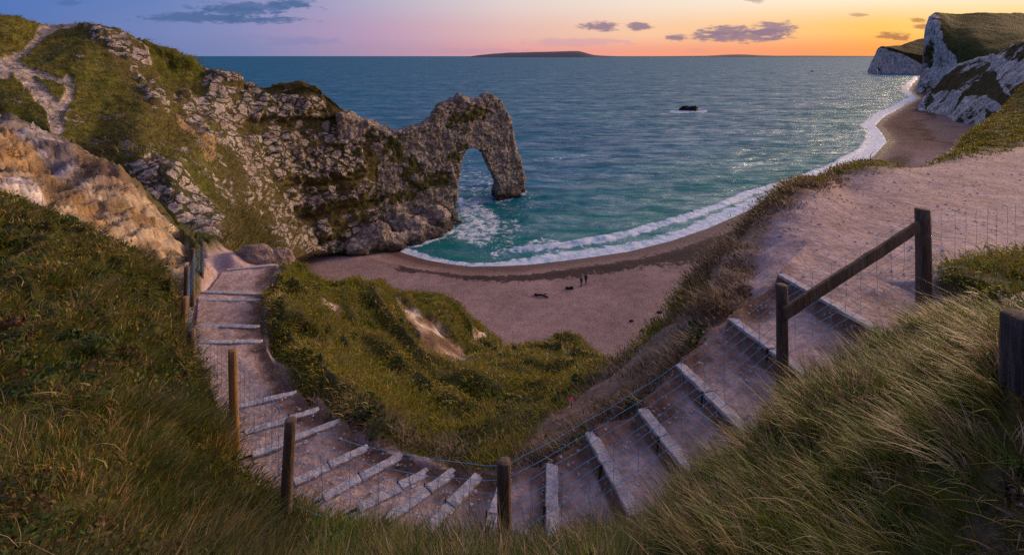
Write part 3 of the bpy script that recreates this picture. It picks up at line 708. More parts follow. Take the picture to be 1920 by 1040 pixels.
AX = np.array([-38.0, 119.5]); BX = np.array([1.5, 160.5])
def arch_D(px):
    k = (px - 960) / F; d = BX - AX      # A + t d on the ray X = k Y
    t = (k * AX[1] - AX[0]) / (d[0] - k * d[1]); return AX[1] + t * d[1]
ARCH = [(634,492),(634,214),(655,214),(672,222),(690,229),(703,232),(712,240),(724,243),(740,251),(752,246),(762,246),(768,241),(790,236),(798,226),(808,222),(813,214),(817,203),(826,196),(838,191),(850,187),(858,183),
        (865,178),(872,184),(884,190),(893,186),(901,187),(907,181),(914,177),(922,177),(929,183),(940,189),(946,197),(950,208),(958,219),(961,232),(965,252),(968,272),(973,292),(980,310),(985,335),(987,352),(984,388),(932,388),
        (931,364),(935,352),(930,338),(925,326),(918,316),(914,304),(909,292),(901,284),(892,280),(883,280),(874,285),(868,295),(867,308),(863,320),(860,340),(858,365),(859,388),(858,412),(800,446),(745,470),(700,496)]
def arch_disp(V, N):
    n = fbm(V * .16, 4, 71); n2 = fbm(V * .6, 4, 72)
    w = V + 1.3 * np.stack([fbm(V * .4, 3, 73), fbm(V * .4, 3, 74), fbm(V * .4, 3, 75)], -1)
    f1, f2, cid = worley((w @ ROT) * np.array([.40, .40, .95]), 8); e = f2 - f1
    g1, g2, gid = worley((w @ ROT) * np.array([.9, .9, 2.0]), 9)
    wave = np.exp(-((V[:, 2] - 1.0) / 2.0) ** 2)
    return .75 * n + .45 * n2 + .5 * (cid - .5) - .3 * sstep(.16, 0, e) + .3 * (gid - .5) + .12 * fbm(V * 1.3, 3, 79) - .1 * sstep(.2, 0, g2 - g1) - .5 * wave
def arch_paint(V, N):
    n = fbm(V * .2, 4, 76); n2 = fbm(V * .8, 3, 77)
    px = 960 + F * V[:, 0] / V[:, 1]; py = HY + F * (H - V[:, 2]) / V[:, 1]
    g = np.maximum.reduce([pmask(px, py, [(690,265),(712,300),(706,350),(690,340),(680,290)], 8), lmask(px, py, [(725,275),(760,300),(780,330)], 12, 14) * .75, lmask(px, py, [(785,345),(830,335)], 8, 12) * .6, lmask(px, py, [(845,300),(868,280)], 7, 9) * .7,
                           lmask(px, py, [(690,380),(712,372)], 12, 12) * .8, lmask(px, py, [(740,375),(770,370)], 9, 10) * .6, lmask(px, py, [(850,225),(905,210)], 8, 14) * .45, lmask(px, py, [(735,265),(700,255)], 6, 10) * .5])
    rock = np.clip(.85 + .25 * n - .85 * g + .2 * n2, 0, 1); rock = np.maximum(rock, sstep(9, 5, V[:, 2]))
    col = mixc(np.array([.045, .052, .014]), np.array([.10, .085, .025]), np.clip(.5 + n2, 0, 1))
    return {'rock': rock, 'Col': col}
blobs = [(735,455,118,4,4,2.4),(765,448,122,5,4,2.2),(795,438,126,5,4,1.8),(820,430,130,4.5,4,1.3),(842,420,135,4,4,1.2),(700,455,116,5,4,5),(760,428,127,6,5,3.5),(812,412,133,5,4,3.4),(846,404,140,2.6,3,2.2),(960,364,161,3.6,4,1.3),(665,470,112,4,3,3)]
arch = solid('rock_arch', ARCH, arch_D, 9.0, (-.22, .97, 0), .42, 5, M_ARCH, arch_paint, arch_disp, blobs)
tag(arch, 'great limestone arch standing in the sea at the end of the grassy headland', 'rock arch')

# ------------------------------------------------------------------ beach and sea
WL = [(560,440),(640,466),(735,467),(765,478),(800,488),(840,495),(880,500),(950,499),(1000,496),(1060,489),(1120,481),(1180,472),(1260,452),(1330,428),(1400,397),(1450,374),(1520,352),(1600,320),(1640,292),(1664,266),(1655,250),(1642,236),(1655,222),(1678,209),(1698,197),(1722,184),(1712,176),(1704,170),(1712,158),(1722,148),(1720,144),(1790,139)]
WLW = np.array([P(a, b, H * F / (b - HY))[:2] for a, b in WL])
LAND = [tuple(p) for p in WLW] + [(4000, 2400), (4000, 10), (60, 10), (-60, 60), (-80, 100)]
wl = [tuple(p) for p in WLW]
def shore(x, y):
    d = seg_dist(x, y, wl); return np.where(inside(x, y, LAND), d, -d)
bp = np.arange(470, 2300, 7.0); bd = np.exp(np.linspace(math.log(62), math.log(1500), 420))
BPX, BD = np.meshgrid(bp, bd); bx = (BPX - 960) / F * BD; by = BD
s = shore(bx, by); w2 = np.stack([bx, by, 0 * bx], -1)
nb = fbm(w2 * .07, 4, 81); nb2 = fbm(w2 * .4, 3, 82)
bz = np.where(s > 0, .13 * np.minimum(s, 9) + .055 * np.clip(s - 9, 0, 40), .10 * s); bz = np.maximum(bz, -6) + .10 * nb * sstep(0, 8, s) + .04 * nb2 * sstep(0, 6, s)
bz += .22 * np.exp(-((s - 7.5 - 1.5 * nb) / 1.2) ** 2)
sw = s + 2.0 * nb
near = sstep(260, 190, by)
weed = near * np.maximum(np.exp(-((sw - 8.2) / np.interp(BPX, [700, 900, 1100, 1300], [1.6, 2.0, 3.2, 4.0])) ** 2) * 1.05 * sstep(720, 760, BPX), 1.05 * sstep(1150, 1330, BPX) * np.exp(-((sw - 10.5) / 5) ** 2))
weed = np.maximum(weed, (1 - near) * (.75 * np.exp(-((sw - 22 - 12 * nb) / 4) ** 2) + .5 * np.exp(-((sw - 12 - 6 * nb) / 4) ** 2)))
stones = (1 - near) * np.exp(-((sw - 34 - 14 * nb) / 11) ** 2) * .9
wet = sstep(4.5, .8, s + .6 * nb) * .9 + .45 * (sstep(9, 4, s)) * (by > 0); wet = np.clip(wet, 0, 1); damp = np.clip((1 - near) * (.85 - .3 * nb), 0, 1) + 0 * wet
raw_mesh('beach', np.stack([bx, by, bz], -1), grid_faces(*bx.shape, True), M_BEACH, {'wet': wet.ravel(), 'damp': damp.ravel(), 'weed': weed.ravel(), 'stones': stones.ravel()}, 'structure')

sp = np.concatenate([np.arange(-700, 300, 40.0), np.arange(300, 1760, 5.0), np.arange(1760, 2700, 30.0)])
sd = np.concatenate([np.exp(np.linspace(math.log(88), math.log(330), 340))[:-1], np.exp(np.linspace(math.log(330), math.log(60000), 260))])
SPX, SD = np.meshgrid(sp, sd); sx = (SPX - 960) / F * SD; sy = SD + 0 * sx
s = -shore(sx, sy); w2 = np.stack([sx, sy, 0 * sx], -1)
n1 = fbm(w2 * .03, 4, 91); n2 = fbm(w2 * np.array([.10, .16, 1]), 4, 92); n3 = fbm(w2 * .45, 3, 93)
amp = sstep(0, 25, s) * sstep(1500, 400, sy)
u = s / 11 + 1.6 * n1
sz = amp * (.26 * np.sin(2 * math.pi * u) * (.5 + n1) + .42 * n2 + .14 * n3)
bw = 5.5 + 3.0 * n1                             # the breaker that is coming in
brk = sstep(880, 1010, SPX) * sstep(420, 200, sy)
sz += .75 * np.exp(-((s - bw - 3.2) / 1.5) ** 2) * brk * (.7 + .5 * n3)
sz = np.where(s > -1, sz, -3.0) - .02 * (s < 1.5)
far = sstep(200, 260, sy)
wd = np.interp(SPX, [700, 800, 900, 1000, 1180, 1400, 1500, 1600, 1660, 1720], [2.5, 3, 2.0, 7, 6.5, 6.5, 8, 9, 10, 12])
foam = sstep(wd * 1.15, wd * .45, s + 2.2 * n1 + 1.0 * n3) * np.interp(SPX, [900, 1000], [.80, .93])
foam = np.maximum(foam, .95 * np.exp(-((s - bw - 2.2) / 2.0) ** 2) * brk)
wash = sstep(2.6, 1.4, s) * .9
foam = np.maximum(foam, wash)
qx = SPX; qy = HY + F * H / sy
pat = np.maximum.reduce([.40 * lmask(qx, qy, [(880,440),(960,430),(940,470)], 14, 22), .58 * lmask(qx, qy, [(880,395),(915,420),(900,440),(870,425)], 16, 22), .50 * lmask(qx, qy, [(1000,462),(1020,455),(1040,462)], 7, 14), .40 * lmask(qx, qy, [(820,440),(860,432),(905,410)], 8, 18),
    .75 * lmask(qx, qy, [(862,375),(868,392)], 3, 6), .60 * lmask(qx, qy, [(930,376),(985,362)], 3, 5), .42 * lmask(qx, qy, [(865,345),(925,340)], 14, 16), .30 * lmask(qx, qy, [(940,385),(1000,380)], 6, 12), .60 * lmask(qx, qy, [(760,462),(800,450),(850,430)], 5, 8),
    .62 * lmask(qx, qy, [(1258,210),(1325,209)], 1.4, 4), .34 * lmask(qx, qy, [(860,310),(905,350)], 25, 20), .36 * lmask(qx, qy, [(1000,300),(1100,290)], 2, 4), .34 * lmask(qx, qy, [(1040,250),(1180,235)], 1, 3), .38 * lmask(qx, qy, [(1560,290),(1620,240),(1690,180)], 14, 30)])
foam = np.maximum(foam, pat); foam = np.maximum(foam, .30 * sstep(.25, .6, n1) * sstep(60, 20, s))
shal = np.clip(sstep(75, 5, s) * .9 + .25 * n1, 0, 1)
raw_mesh('sea', np.stack([sx, sy, sz], -1), grid_faces(*sx.shape, True), M_SEA, {'foam': foam.ravel(), 'shallow': shal.ravel()}, 'structure')

def boulder(name, loc, size, mat, seed, sub=4, rough=.28, rot=0):
    bm = bmesh.new(); bmesh.ops.create_icosphere(bm, subdivisions=sub, radius=1)
    V = np.array([v.co[:] for v in bm.verts]); n = fbm(V * 1.1 + seed, 3, seed); f1, f2, cid = worley(V * 1.6 + seed, seed); n2 = fbm(V * 4 + seed, 3, seed + 1)
    V = V * (1 + rough * n + rough * .6 * (cid - .5) + rough * .3 * n2)[:, None] * np.array(size)
    for v, q in zip(bm.verts, V): v.co = q
    bmesh.ops.rotate(bm, verts=bm.verts, matrix=__import__('mathutils').Matrix.Rotation(rot, 3, 'Z'))
    o = bm_obj(name, bm, mat, None, True); o.location = loc; return o
b = boulder('sea_rock', P(1291, 207, 415), (8.0, 4.5, 3.9), M_SEAROCK, 21, 5, .62); tag(b, 'small dark rock breaking the open sea with white foam round it', 'sea rock')
b = boulder('boulder', P(474, 489, 22.4), (1.15, .7, .66), M_BOULDER, 6, 5, .22); tag(b, 'larger pinkish sandstone boulder at the top end of the far path', 'boulder', 'sandstone boulders at the end of the path')
b = boulder('boulder', P(522, 487, 22.6), (.62, .55, .50), M_BOULDER, 9, 5, .22); tag(b, 'smaller sandstone boulder lying against the big one by the grassy mound', 'boulder', 'sandstone boulders at the end of the path')

# ------------------------------------------------------------------ chalk cliffs to the west
def chalk_fn(poly_ck, poly_gr, bias, seed, amp, gcol=((.040, .045, .014), (.075, .062, .020))):
    def paint(px, py, V, N, front):
        n = fbm(V * .02, 4, seed); n2 = fbm(V * np.array([.09, .09, .025]), 4, seed + 1)
        m = pmask(px, py, poly_ck, 4) if poly_ck else np.ones(px.shape)
        g = np.maximum.reduce([pmask(px, py, q, 5) for q in poly_gr]) if poly_gr else 0
        rock = np.clip(m * (bias - .9 * g + .45 * n + .9 * n2), 0, 1) * front
        col = mixc(np.array(gcol[0]), np.array(gcol[1]), np.clip(.5 + .9 * n, 0, 1))
        return {'rock': rock, 'Col': col}, dict(rock=rock)
    def disp(px, py, V, N, m):
        d = amp * (fbm(V * .03, 5, seed + 2) + m['rock'] * (1.2 * (1 - np.abs(fbm(V * np.array([.09, .09, .018]), 4, seed + 3))) - .8 + .6 * fbm(V * .2, 3, seed + 4)))
        return N * d[..., None]
    return paint, disp
p_, d_ = chalk_fn([(1690,210),(1700,20),(1748,24),(1764,36),(1768,62),(1776,92),(1790,104),(1797,124),(1745,185)], [], .74, 101, 3.0, ((.040, .052, .013), (.085, .080, .020)))
relief('chalk_cliff', [(1718,172,606),(1723,150,608),(1727,130,612),(1731,95,616),(1735,62,620),(1740,40,622),(1746,29,625),(1756,25,635),(1790,25,690),(1920,24,760),(2300,16,700)],
       [(1718,181,600),(1740,192,575),(1800,225,500),(1920,280,420),(2300,330,380)], [(1765,40,610),(1775,95,580),(1795,125,560),(1750,130,600),(1740,100,612),(1830,70,560),(1920,70,540),(1860,110,500),(1920,110,480),(2300,100,420),(1850,45,630)],
       1718, 2300, 2.0, 110, 8, 300, M_CHALK, p_, d_, c=12.0, back_end=([1718, 1760, 2300], [60, 300, 300]))
p_, d_ = chalk_fn(None, [[(1742,178),(1762,150),(1800,124),(1845,110),(1862,120),(1868,150),(1884,172),(1905,190),(1880,200),(1850,180),(1815,178),(1780,168)], [(1860,100),(1930,74),(2300,0),(2300,60),(1930,100),(1890,116)], [(1848,205),(1880,215),(1862,228),(1845,222)], [(1885,160),(1940,150),(1940,180),(1900,190)], [(1730,190),(1745,175),(1752,185),(1735,205)]], .98, 111, 3.0, ((.032, .034, .012), (.066, .050, .018)))
relief('near_chalk_cliff', [(1722,204,404),(1728,190,408),(1740,174,412),(1762,149,415),(1800,122,405),(1850,106,380),(1900,86,350),(1940,72,330),(2300,0,220)],
       [(1722,209,400),(1745,214,380),(1760,221,362),(1790,231,325),(1815,240,302),(1835,248,290),(1920,285,240),(2300,420,150)], [(1800,180,352),(1850,160,335),(1850,210,300),(1920,150,290),(1920,220,255),(1770,190,380),(2300,200,185)],
       1722, 2300, 2.0, 110, 6, 120, M_CHALK, p_, d_, c=12.0)
# far headland with a sea cave through its tip: chalk solid, grass hill behind it
BATD = lambda px: 1290 - (px - 1628) * .6
def bat_paint(V, N):
    n = fbm(V * .02, 4, 121); px = 960 + F * V[:, 0] / V[:, 1]; py = HY + F * (H - V[:, 2]) / V[:, 1]
    top = np.interp(px, [1628, 1652, 1700, 1740], [90, 90, 107, 128])
    rock = np.clip(sstep(-4, 3, py - top + 2 * n) * (.9 + .3 * n) * sstep(.75, .35, N[:, 2]) - .5 * sstep(139, 141, py), 0, 1)
    return {'rock': rock, 'Col': mixc(np.array([.040, .042, .014]), np.array([.075, .060, .020]), np.clip(.5 + n, 0, 1))}
def bat_disp(V, N): return 4 * fbm(V * .03, 4, 122) + 2.0 * fbm(V * np.array([.12, .12, .03]), 3, 123)
BAT = [(1628,146),(1628,132),(1632,120),(1638,106),(1645,95),(1653,88),(1665,90),(1700,98),(1738,104),(1760,110),(1760,150),(1651,148),(1651,136),(1649,130),(1647,127),(1644,130),(1643,136),(1643,148)]
solid('far_chalk_cliff', BAT, BATD, 26, (.72, 1, 0), 2.2, 3, M_CHALK, bat_paint, bat_disp)['kind'] = 'structure'
p_, d_ = chalk_fn([(0, 0), (1, 0), (1, 1)], None, 0, 131, 2.0)
relief('far_hill', [(1646,93,1330),(1656,87,1340),(1690,85,1380),(1700,81,1400),(1722,74,1450),(1760,70,1480),(1840,70,1500)], [(1646,96,1300),(1656,95,1290),(1700,108,1270),(1740,130,1240),(1840,140,1200)], [(1700,95,1330),(1740,100,1330)], 1646, 1840, 2, 40, 8, 300, M_CHALK, p_, d_, c=12.0)
# the low island and the far shore on the horizon
M_FAR = m_simple('far_land', (.040, .050, .085), (.070, .070, .10), .002, 1.0, bump=0)  # bluish haze of distance painted into the land's base colour
def far_land(name, prof, D_, depth):
    V, nr = [], 5
    for px, py in prof:
        z1 = max(H - (py - 106.2) / F * D_ - H + 0.0, 0)
        X = (px - 960) / F * D_
        for k in range(nr):
            t = k / (nr - 1); V.append((X, D_ + depth * t, -30 + (z1 + 30) * math.sin(math.pi * min(.5, t * 1.0 + .0) if t < .5 else math.pi * (1 - t))))
    return raw_mesh(name, V, grid_faces(len(prof), nr, False), M_FAR, None, 'structure')
pr = [(862,106.5),(875,104.2),(890,102),(905,100.6),(920,99),(940,97.8),(955,96.6),(975,96.4),(1000,95.6),(1030,95),(1060,94.2),(1085,93.4),(1098,93.6),(1108,96),(1120,99.5),(1130,101.8),(1150,103.2),(1180,104.2),(1250,104.3),(1330,103.6),(1360,103.2),(1385,102.2),(1400,101.2),(1425,100.4),(1445,100.8),(1470,102.4),(1510,103.2),(1560,103.0),(1640,103.4),(1760,104.0),(1800,106.5)]
far_land('far_coast', pr, 15000, 3000)

# ------------------------------------------------------------------ grass
GCOLS = {'green': [(.046, .084, .005), (.095, .112, .007), (.145, .112, .012), (.26, .185, .065), (.020, .034, .005)],
         'mound': [(.135, .165, .006), (.215, .215, .010), (.25, .185, .018), (.31, .22, .07), (.080, .110, .007)],
         'dry': [(.10, .07, .035), (.14, .10, .05), (.20, .14, .08), (.32, .24, .15), (.05, .045, .018)],
         'bank': [(.055, .125, .007), (.120, .160, .009), (.20, .150, .040), (.42, .30, .18), (.018, .034, .006)]}
def make_grass(name, base, nrm, L, W, lean, col, segs=3, droop=.6):
    n = len(base); t = np.linspace(0, 1, segs + 1)
    ang = rng.uniform(0, 2 * math.pi, n); side = np.stack([np.cos(ang), np.sin(ang), 0 * ang], -1)
    up = nrm * .35 + np.array([0, 0, .65]); up += rng.normal(0, .20, (n, 3)); up /= np.linalg.norm(up, axis=1, keepdims=True)
    V = np.empty((n, segs + 1, 2, 3), np.float32)
    for k, tt in enumerate(t):
        c_ = base + up * (L * tt * (1 - .35 * droop * tt))[:, None] + lean * (L * tt ** 1.8)[:, None]
        c_[:, 2] -= L * .22 * droop * tt ** 3
        w = (W * (1 - tt) ** .75 + W * .06)[:, None] * side
        V[:, k, 0] = c_ - w; V[:, k, 1] = c_ + w
    b0 = (np.arange(n) * (segs + 1) * 2)[:, None]
    Q = np.concatenate([np.stack([b0[:, 0] + 2 * k, b0[:, 0] + 2 * k + 1, b0[:, 0] + 2 * k + 3, b0[:, 0] + 2 * k + 2], -1) for k in range(segs)])
    C = np.repeat(col[:, None, :], (segs + 1) * 2, axis=1).reshape(-1, 3)
    o = raw_mesh(name, V.reshape(-1, 3), Q, M_GRASS, {'Col': C}, 'stuff'); return o

def scatter(V, dens, n, wfun):
    a, b, c_, d = V[:-1, :-1], V[:-1, 1:], V[1:, 1:], V[1:, :-1]
    area = np.linalg.norm(np.cross(c_ - a, d - b), axis=-1) / 2
    de = (dens[:-1, :-1] + dens[1:, 1:] + dens[:-1, 1:] + dens[1:, :-1]) / 4
    w = (area * np.clip(de, 0, 1) * wfun((a + c_) / 2)).ravel(); w = np.maximum(w, 0)
    cdf = np.cumsum(w); idx = np.searchsorted(cdf, rng.uniform(0, cdf[-1], n)); idx = np.minimum(idx, len(w) - 1)
    i, j = np.unravel_index(idx, area.shape); u, v = rng.uniform(0, 1, (2, n, 1))
    p = (V[i, j] * (1 - u) + V[i, j + 1] * u) * (1 - v) + (V[i + 1, j] * (1 - u) + V[i + 1, j + 1] * u) * v
    return p, i, j

def tufts(name, V, N, dens, n_t, per, Lr, wf, spread, wfun, pal, flow, segs=3, seed=1, straw=None, sfrac=.26, gap=.0):
    if gap: dens = dens * (1 - gap * sstep(.05, -.35, fbm(V * 2.2, 3, seed + 5)))
    p, i, j = scatter(V, dens, n_t, wfun); nn = N[i, j]
    n1 = fbm(p * .5, 3, seed) * .5 + .5; n2 = fbm(p * 1.7, 3, seed + 1) * .5 + .5
    palette = np.array(GCOLS[pal]); q = np.clip(n1 * 3.4 - 1.1 + rng.normal(0, .18, n_t), 0, 1); r = rng.uniform(0, 1, n_t)
    tc = mixc(palette[4], palette[1], q); tc = np.where((r < .30)[:, None], palette[2], tc); sb = np.clip(n2 * 2 - .3, .15, 1.3) if straw is None else straw[i, j]
    tc = np.where((r > 1 - sfrac * sb)[:, None], palette[3], tc); tc = np.where(((r > .30) & (r < .5))[:, None], palette[0], tc)
    D = np.linalg.norm(p - np.array([0, 0, H]), axis=1)
    rep = np.repeat(np.arange(n_t), per); m = len(rep)
    sp_ = spread * np.clip(D / 5, .6, 2.5)
    base = p[rep] + np.c_[rng.normal(0, 1, (m, 2)) * sp_[rep][:, None], np.zeros(m)] * .5
    L = (rng.uniform(Lr[0], Lr[1], n_t) * (.30 + 1.35 * np.clip(n2 * 1.6 - .3, 0, 1.2)))[rep] * rng.uniform(.6, 1.15, m)
    base[:, 2] -= .03
    W = np.clip(D * wf, .0016, .03)[rep] * rng.uniform(.7, 1.3, m)
    fl_ = flow(p, nn); lean = fl_[rep] + rng.normal(0, .34, (m, 3)) * np.array([1, 1, .3]) + (rng.normal(0, .22, (n_t, 3)) * np.array([1, 1, .2]))[rep]
    col = np.clip(tc[rep] * rng.uniform(.5, 1.65, (m, 1)) * (1 + rng.normal(0, .06, (m, 3))), .005, .6)
    return make_grass(name, base, nn[rep], L, W, lean, col, segs)

gd = grassy.copy()
# flood the hidden far falls less
Dg = np.exp(LL / LK)
pyv = HY + F * (H - GV[..., 2]) / GV[..., 1]
vis = np.ones_like(pyv)
m_ = np.minimum.accumulate(pyv, axis=0); vis = np.where(pyv > m_ + 26, .04, 1.0)     # well below the lip in front of it
regionR = sstep(560, 700, CX) * (Dg < 8.4) * sstep(-.3, .3, (CX - 640) / 200 + (6.2 - Dg))
corr_d = np.full(x.shape, 9.0)
side = np.zeros_like(x)
cf = np.array([(FE[k][:2] + NE[k][:2]) / 2 for k in range(len(STEPS))])
nearside = np.hypot(x, y) < np.interp(np.arctan2(x, y), np.sort(np.arctan2(cf[:, 0], cf[:, 1])), np.hypot(cf[:, 0], cf[:, 1])[np.argsort(np.arctan2(cf[:, 0], cf[:, 1]))])
def flow_down(k, wind=(0, 0, 0)):
    def f(p, n):
        d = n.copy(); d[:, 2] = 0; return d * k + np.array(wind) + .75 * np.stack([fbm(p * 1.5, 2, 201), fbm(p * 1.5, 2, 202), 0 * p[:, 0]], -1)
    return f
fine = lambda p: 1 / np.maximum(np.linalg.norm(p - np.array([0, 0, H]), axis=-1), 1.6) ** 1.5
isbank = nearside & (CX > 560) & (Dg < 9)
isleft = nearside & (CX <= 600)
bankd = gd * vis * isbank * (Dg > 1.0)
corner = pmask(CX, py, [(1780,1100),(1830,960),(1990,860),(1990,1100)], 40)
tufts('grass', GV, GN, bankd * (1 - .25 * corner), 13000, 13, (.08, .24), .0008, .07, fine, 'bank', flow_down(.35, (-.05, .03, 0)), 4, 210, None, .17, .85)
leftd = gd * vis * (CX <= 640) * ~isbank * (Dg < 22) * ((CX < 330) | nearside | (Dg > 30))
tufts('broad_grass', GV, GN, bankd * sstep(-.1, .25, fbm(w3 * .9, 3, 280)), 2600, 7, (.12, .26), .0017, .05, fine, 'bank', flow_down(.25), 4, 281, None, .05, .6)
strawL = sstep(.70, .92, ridge) * (.6 + .8 * hue)
tufts('grass', GV, GN, leftd, 26000, 11, (.06, .19), .0009, .11, fine, 'green', flow_down(.7, (.10, -.05, 0)), 3, 220, strawL, .24, .7)
midd = gd * vis * ~nearside * ((Dg < 34) | ((CX > 1740) & (Dg < 60))) * (CX > 440)
midd = midd * (1 - .97 * sstep(.1, .4, bank))
midd = np.maximum(midd, vis * (.6 * lmask(CX, py, [(1180,668),(1240,615),(1300,560)], 4, 8) * (D < 14) + .7 * lmask(CX, py, [(1400,425),(1440,385),(1490,352),(1570,320)], 3, 8) * (D < 20)))
fringe = np.maximum(lmask(CX, py, [(985,862),(1040,845),(1110,806),(1205,762),(1230,740),(1290,668),(1330,610),(1390,560)], 5, 10), .8 * lmask(CX, py, [(560,735),(640,775),(760,825),(870,862)], 5, 8)) * (D < 14) * (1 - corr)
tufts('grass', GV, GN, midd, 44000, 10, (.05, .14), .0008, .11, lambda p: 1 / np.maximum(np.linalg.norm(p - np.array([0, 0, H]), axis=-1), 4), 'mound', flow_down(.6, (.18, -.22, 0)), 3, 230, sstep(.72, .95, lump) * (.5 + hue), .30, .45)
# dry scrub on the soil banks
blk = pmask(CX, py, [(1302,505),(1325,470),(1390,455),(1410,520),(1395,575),(1340,605),(1298,590)], 10) * (D < 14)
rimf = lmask(CX, py, [(1330,480),(1425,400),(1490,356),(1575,322)], 7, 10) * (D < 20)
scr = np.clip(.9 * blk * sstep(-.35, .1, fbm(w3 * 1.6, 3, 246)) + .8 * rimf + .8 * er * sstep(.28, .5, fbm(w3 * .8, 4, 245)) + bank * bare * sstep(.1, .5, fbm(w3 * 1.4, 3, 240)) * .35 + 1.4 * fringe, 0, 1) * vis * (Dg < 36) * (1 - corr)
tufts('dry_scrub', GV, GN, scr, 4600, 10, (.06, .17), .0008, .12, fine, 'dry', flow_down(.9), 3, 241)
# broad-leaved brambles and dead flower stalks among the grass
def bramble(name, dens, n_c, per, rad, seed):
    p, i, j = scatter(GV, dens * sstep(.0, .35, fbm(GV * .7, 3, seed)), n_c, fine); m = n_c * per; rep_ = np.repeat(np.arange(n_c), per)
    d = rng.normal(0, 1, (m, 3)); d[:, 2] = np.abs(d[:, 2]) * .9; d /= np.linalg.norm(d, axis=1, keepdims=True)
    c_ = p[rep_] + d * (rng.uniform(rad * .5, rad, n_c)[rep_] * rng.uniform(.4, 1, m) ** .5)[:, None] * np.array([1.2, 1.2, .65])
    a = np.cross(d + rng.normal(0, .5, (m, 3)), rng.normal(0, 1, (m, 3))); a /= np.linalg.norm(a, axis=1, keepdims=True) + 1e-6
    b = np.cross(d + rng.normal(0, .4, (m, 3)), a); b /= np.linalg.norm(b, axis=1, keepdims=True) + 1e-6
    L = (rng.uniform(.018, .038, m) * np.clip(np.linalg.norm(p - np.array([0, 0, H]), axis=1)[rep_] / 7, .6, 1.8))[:, None]
    V = np.stack([c_ - a * L, c_ + b * L * .55, c_ + a * L, c_ - b * L * .55], 1)
    base = np.array([(.028, .055, .012), (.045, .075, .014), (.070, .080, .016), (.10, .055, .025)])[rng.integers(0, 4, n_c)]
    C = np.repeat((base[rep_] * rng.uniform(.6, 1.5, (m, 1)))[:, None], 4, 1).reshape(-1, 3)
    return raw_mesh(name, V.reshape(-1, 3), np.arange(m * 4).reshape(-1, 4), M_GRASS, {'Col': C}, 'stuff')
bramble('bramble', np.clip(.7 * leftd + .12 * midd, 0, 1) + fringe * vis, 420, 60, .24, 260)
bramble('clover', bankd * (1 - corner), 420, 60, .13, 265)
tufts('dead_stalks', GV, GN, np.clip(bankd + .7 * leftd + .4 * midd, 0, 1), 2600, 2, (.22, .42), .0006, .05, fine, 'dry', flow_down(.2), 4, 270)
# coarse turf tufts that break up the headland's grass and skyline
hd = np.clip(1 - HM['rock'] * 2, 0, 1) * (1 - HM['bare']) * (np.arange(HV.shape[0])[:, None] > 18)
HN = grid_normals(HV); HN *= np.sign(HN[..., 2:3] + 1e-9)
tufts('turf', HV, HN, hd, 16000, 5, (.35, .8), .0012, .4, lambda p: 1 / np.linalg.norm(p - np.array([0, 0, H]), axis=-1) ** 1.2, 'green', flow_down(.8), 2, 250)

APN = grid_normals(AP); APN *= np.sign(APN[..., 2:3] + 1e-9)
tufts('grass', AP, APN, 1.0 * ~APF, 3500, 10, (.08, .24), .0010, .09, lambda p: 1 / (1 + np.hypot(p[..., 0], p[..., 1])), 'bank', flow_down(.35), 3, 310)
# loose stones on path and treads
def stones(n):
    p, i, j = scatter(GV, bare_path * (1 - corr) + .25 * soilb + .5 * er, n, fine)
    sz = rng.gamma(1.6, .008, n) * np.clip(p[:, 1] / 7, .7, 1.6)
    tp = []
    for k in range(15):
        a, b, c_, d = TREADS[k]; m = 70; u, v = rng.uniform(0, 1, (2, m, 1))
        tp.append((a * (1 - u) + b * u) * (1 - v) + (c_ * (1 - u) + d * u) * v)
    tp = np.concatenate(tp); p = np.concatenate([p, tp]); sz = np.concatenate([np.clip(sz, .004, .05), np.clip(rng.gamma(1.5, .006, len(tp)), .003, .03)])
    o = np.array([(1, 0, 0), (0, 1, 0), (-1, 0, 0), (0, -1, 0), (0, 0, 1), (0, 0, -1)], float)
    f = np.array([(0, 1, 4), (1, 2, 4), (2, 3, 4), (3, 0, 4), (1, 0, 5), (2, 1, 5), (3, 2, 5), (0, 3, 5)])
    n = len(p); V = p[:, None] + o[None] * sz[:, None, None] * rng.uniform(.5, 1.4, (n, 6, 1)) * np.array([1, 1, .6]) + rng.normal(0, .12, (n, 6, 3)) * sz[:, None, None]
    T = (f[None] + (np.arange(n) * 6)[:, None, None]).reshape(-1, 3)
    return raw_mesh('loose_stones', V.reshape(-1, 3), T, M_STONE, None, 'stuff', False, None, True)
stones(9000)

# ------------------------------------------------------------------ people and small things on the beach
def beach_pt(px, py):
    D_ = 110.0
    for _ in range(30):
        X = (px - 960) / F * D_; sh = float(shore(np.array([X]), np.array([D_]))[0])
        z = .13 * min(sh, 9) + .055 * min(max(sh - 9, 0), 40); D_ = (H - z) * F / (py - HY)
    return Vector((X, D_, z))
def skin_body(name, verts, edges, radii, mat, parent=None):
    me = bpy.data.meshes.new(name); me.from_pydata(verts, edges, []); o = bpy.data.objects.new(name, me); COL.objects.link(o)
    me.materials.append(mat)
    sk = o.modifiers.new('skin', 'SKIN'); sk.use_smooth_shade = True
    for v, r in zip(me.skin_vertices[0].data, radii): v.radius = (r, r) if not isinstance(r, tuple) else r
    me.skin_vertices[0].data[0].use_root = True
    o.modifiers.new('sub', 'SUBSURF').levels = 1; o.modifiers['sub'].render_levels = 1
    if parent: o.parent = parent
    return o
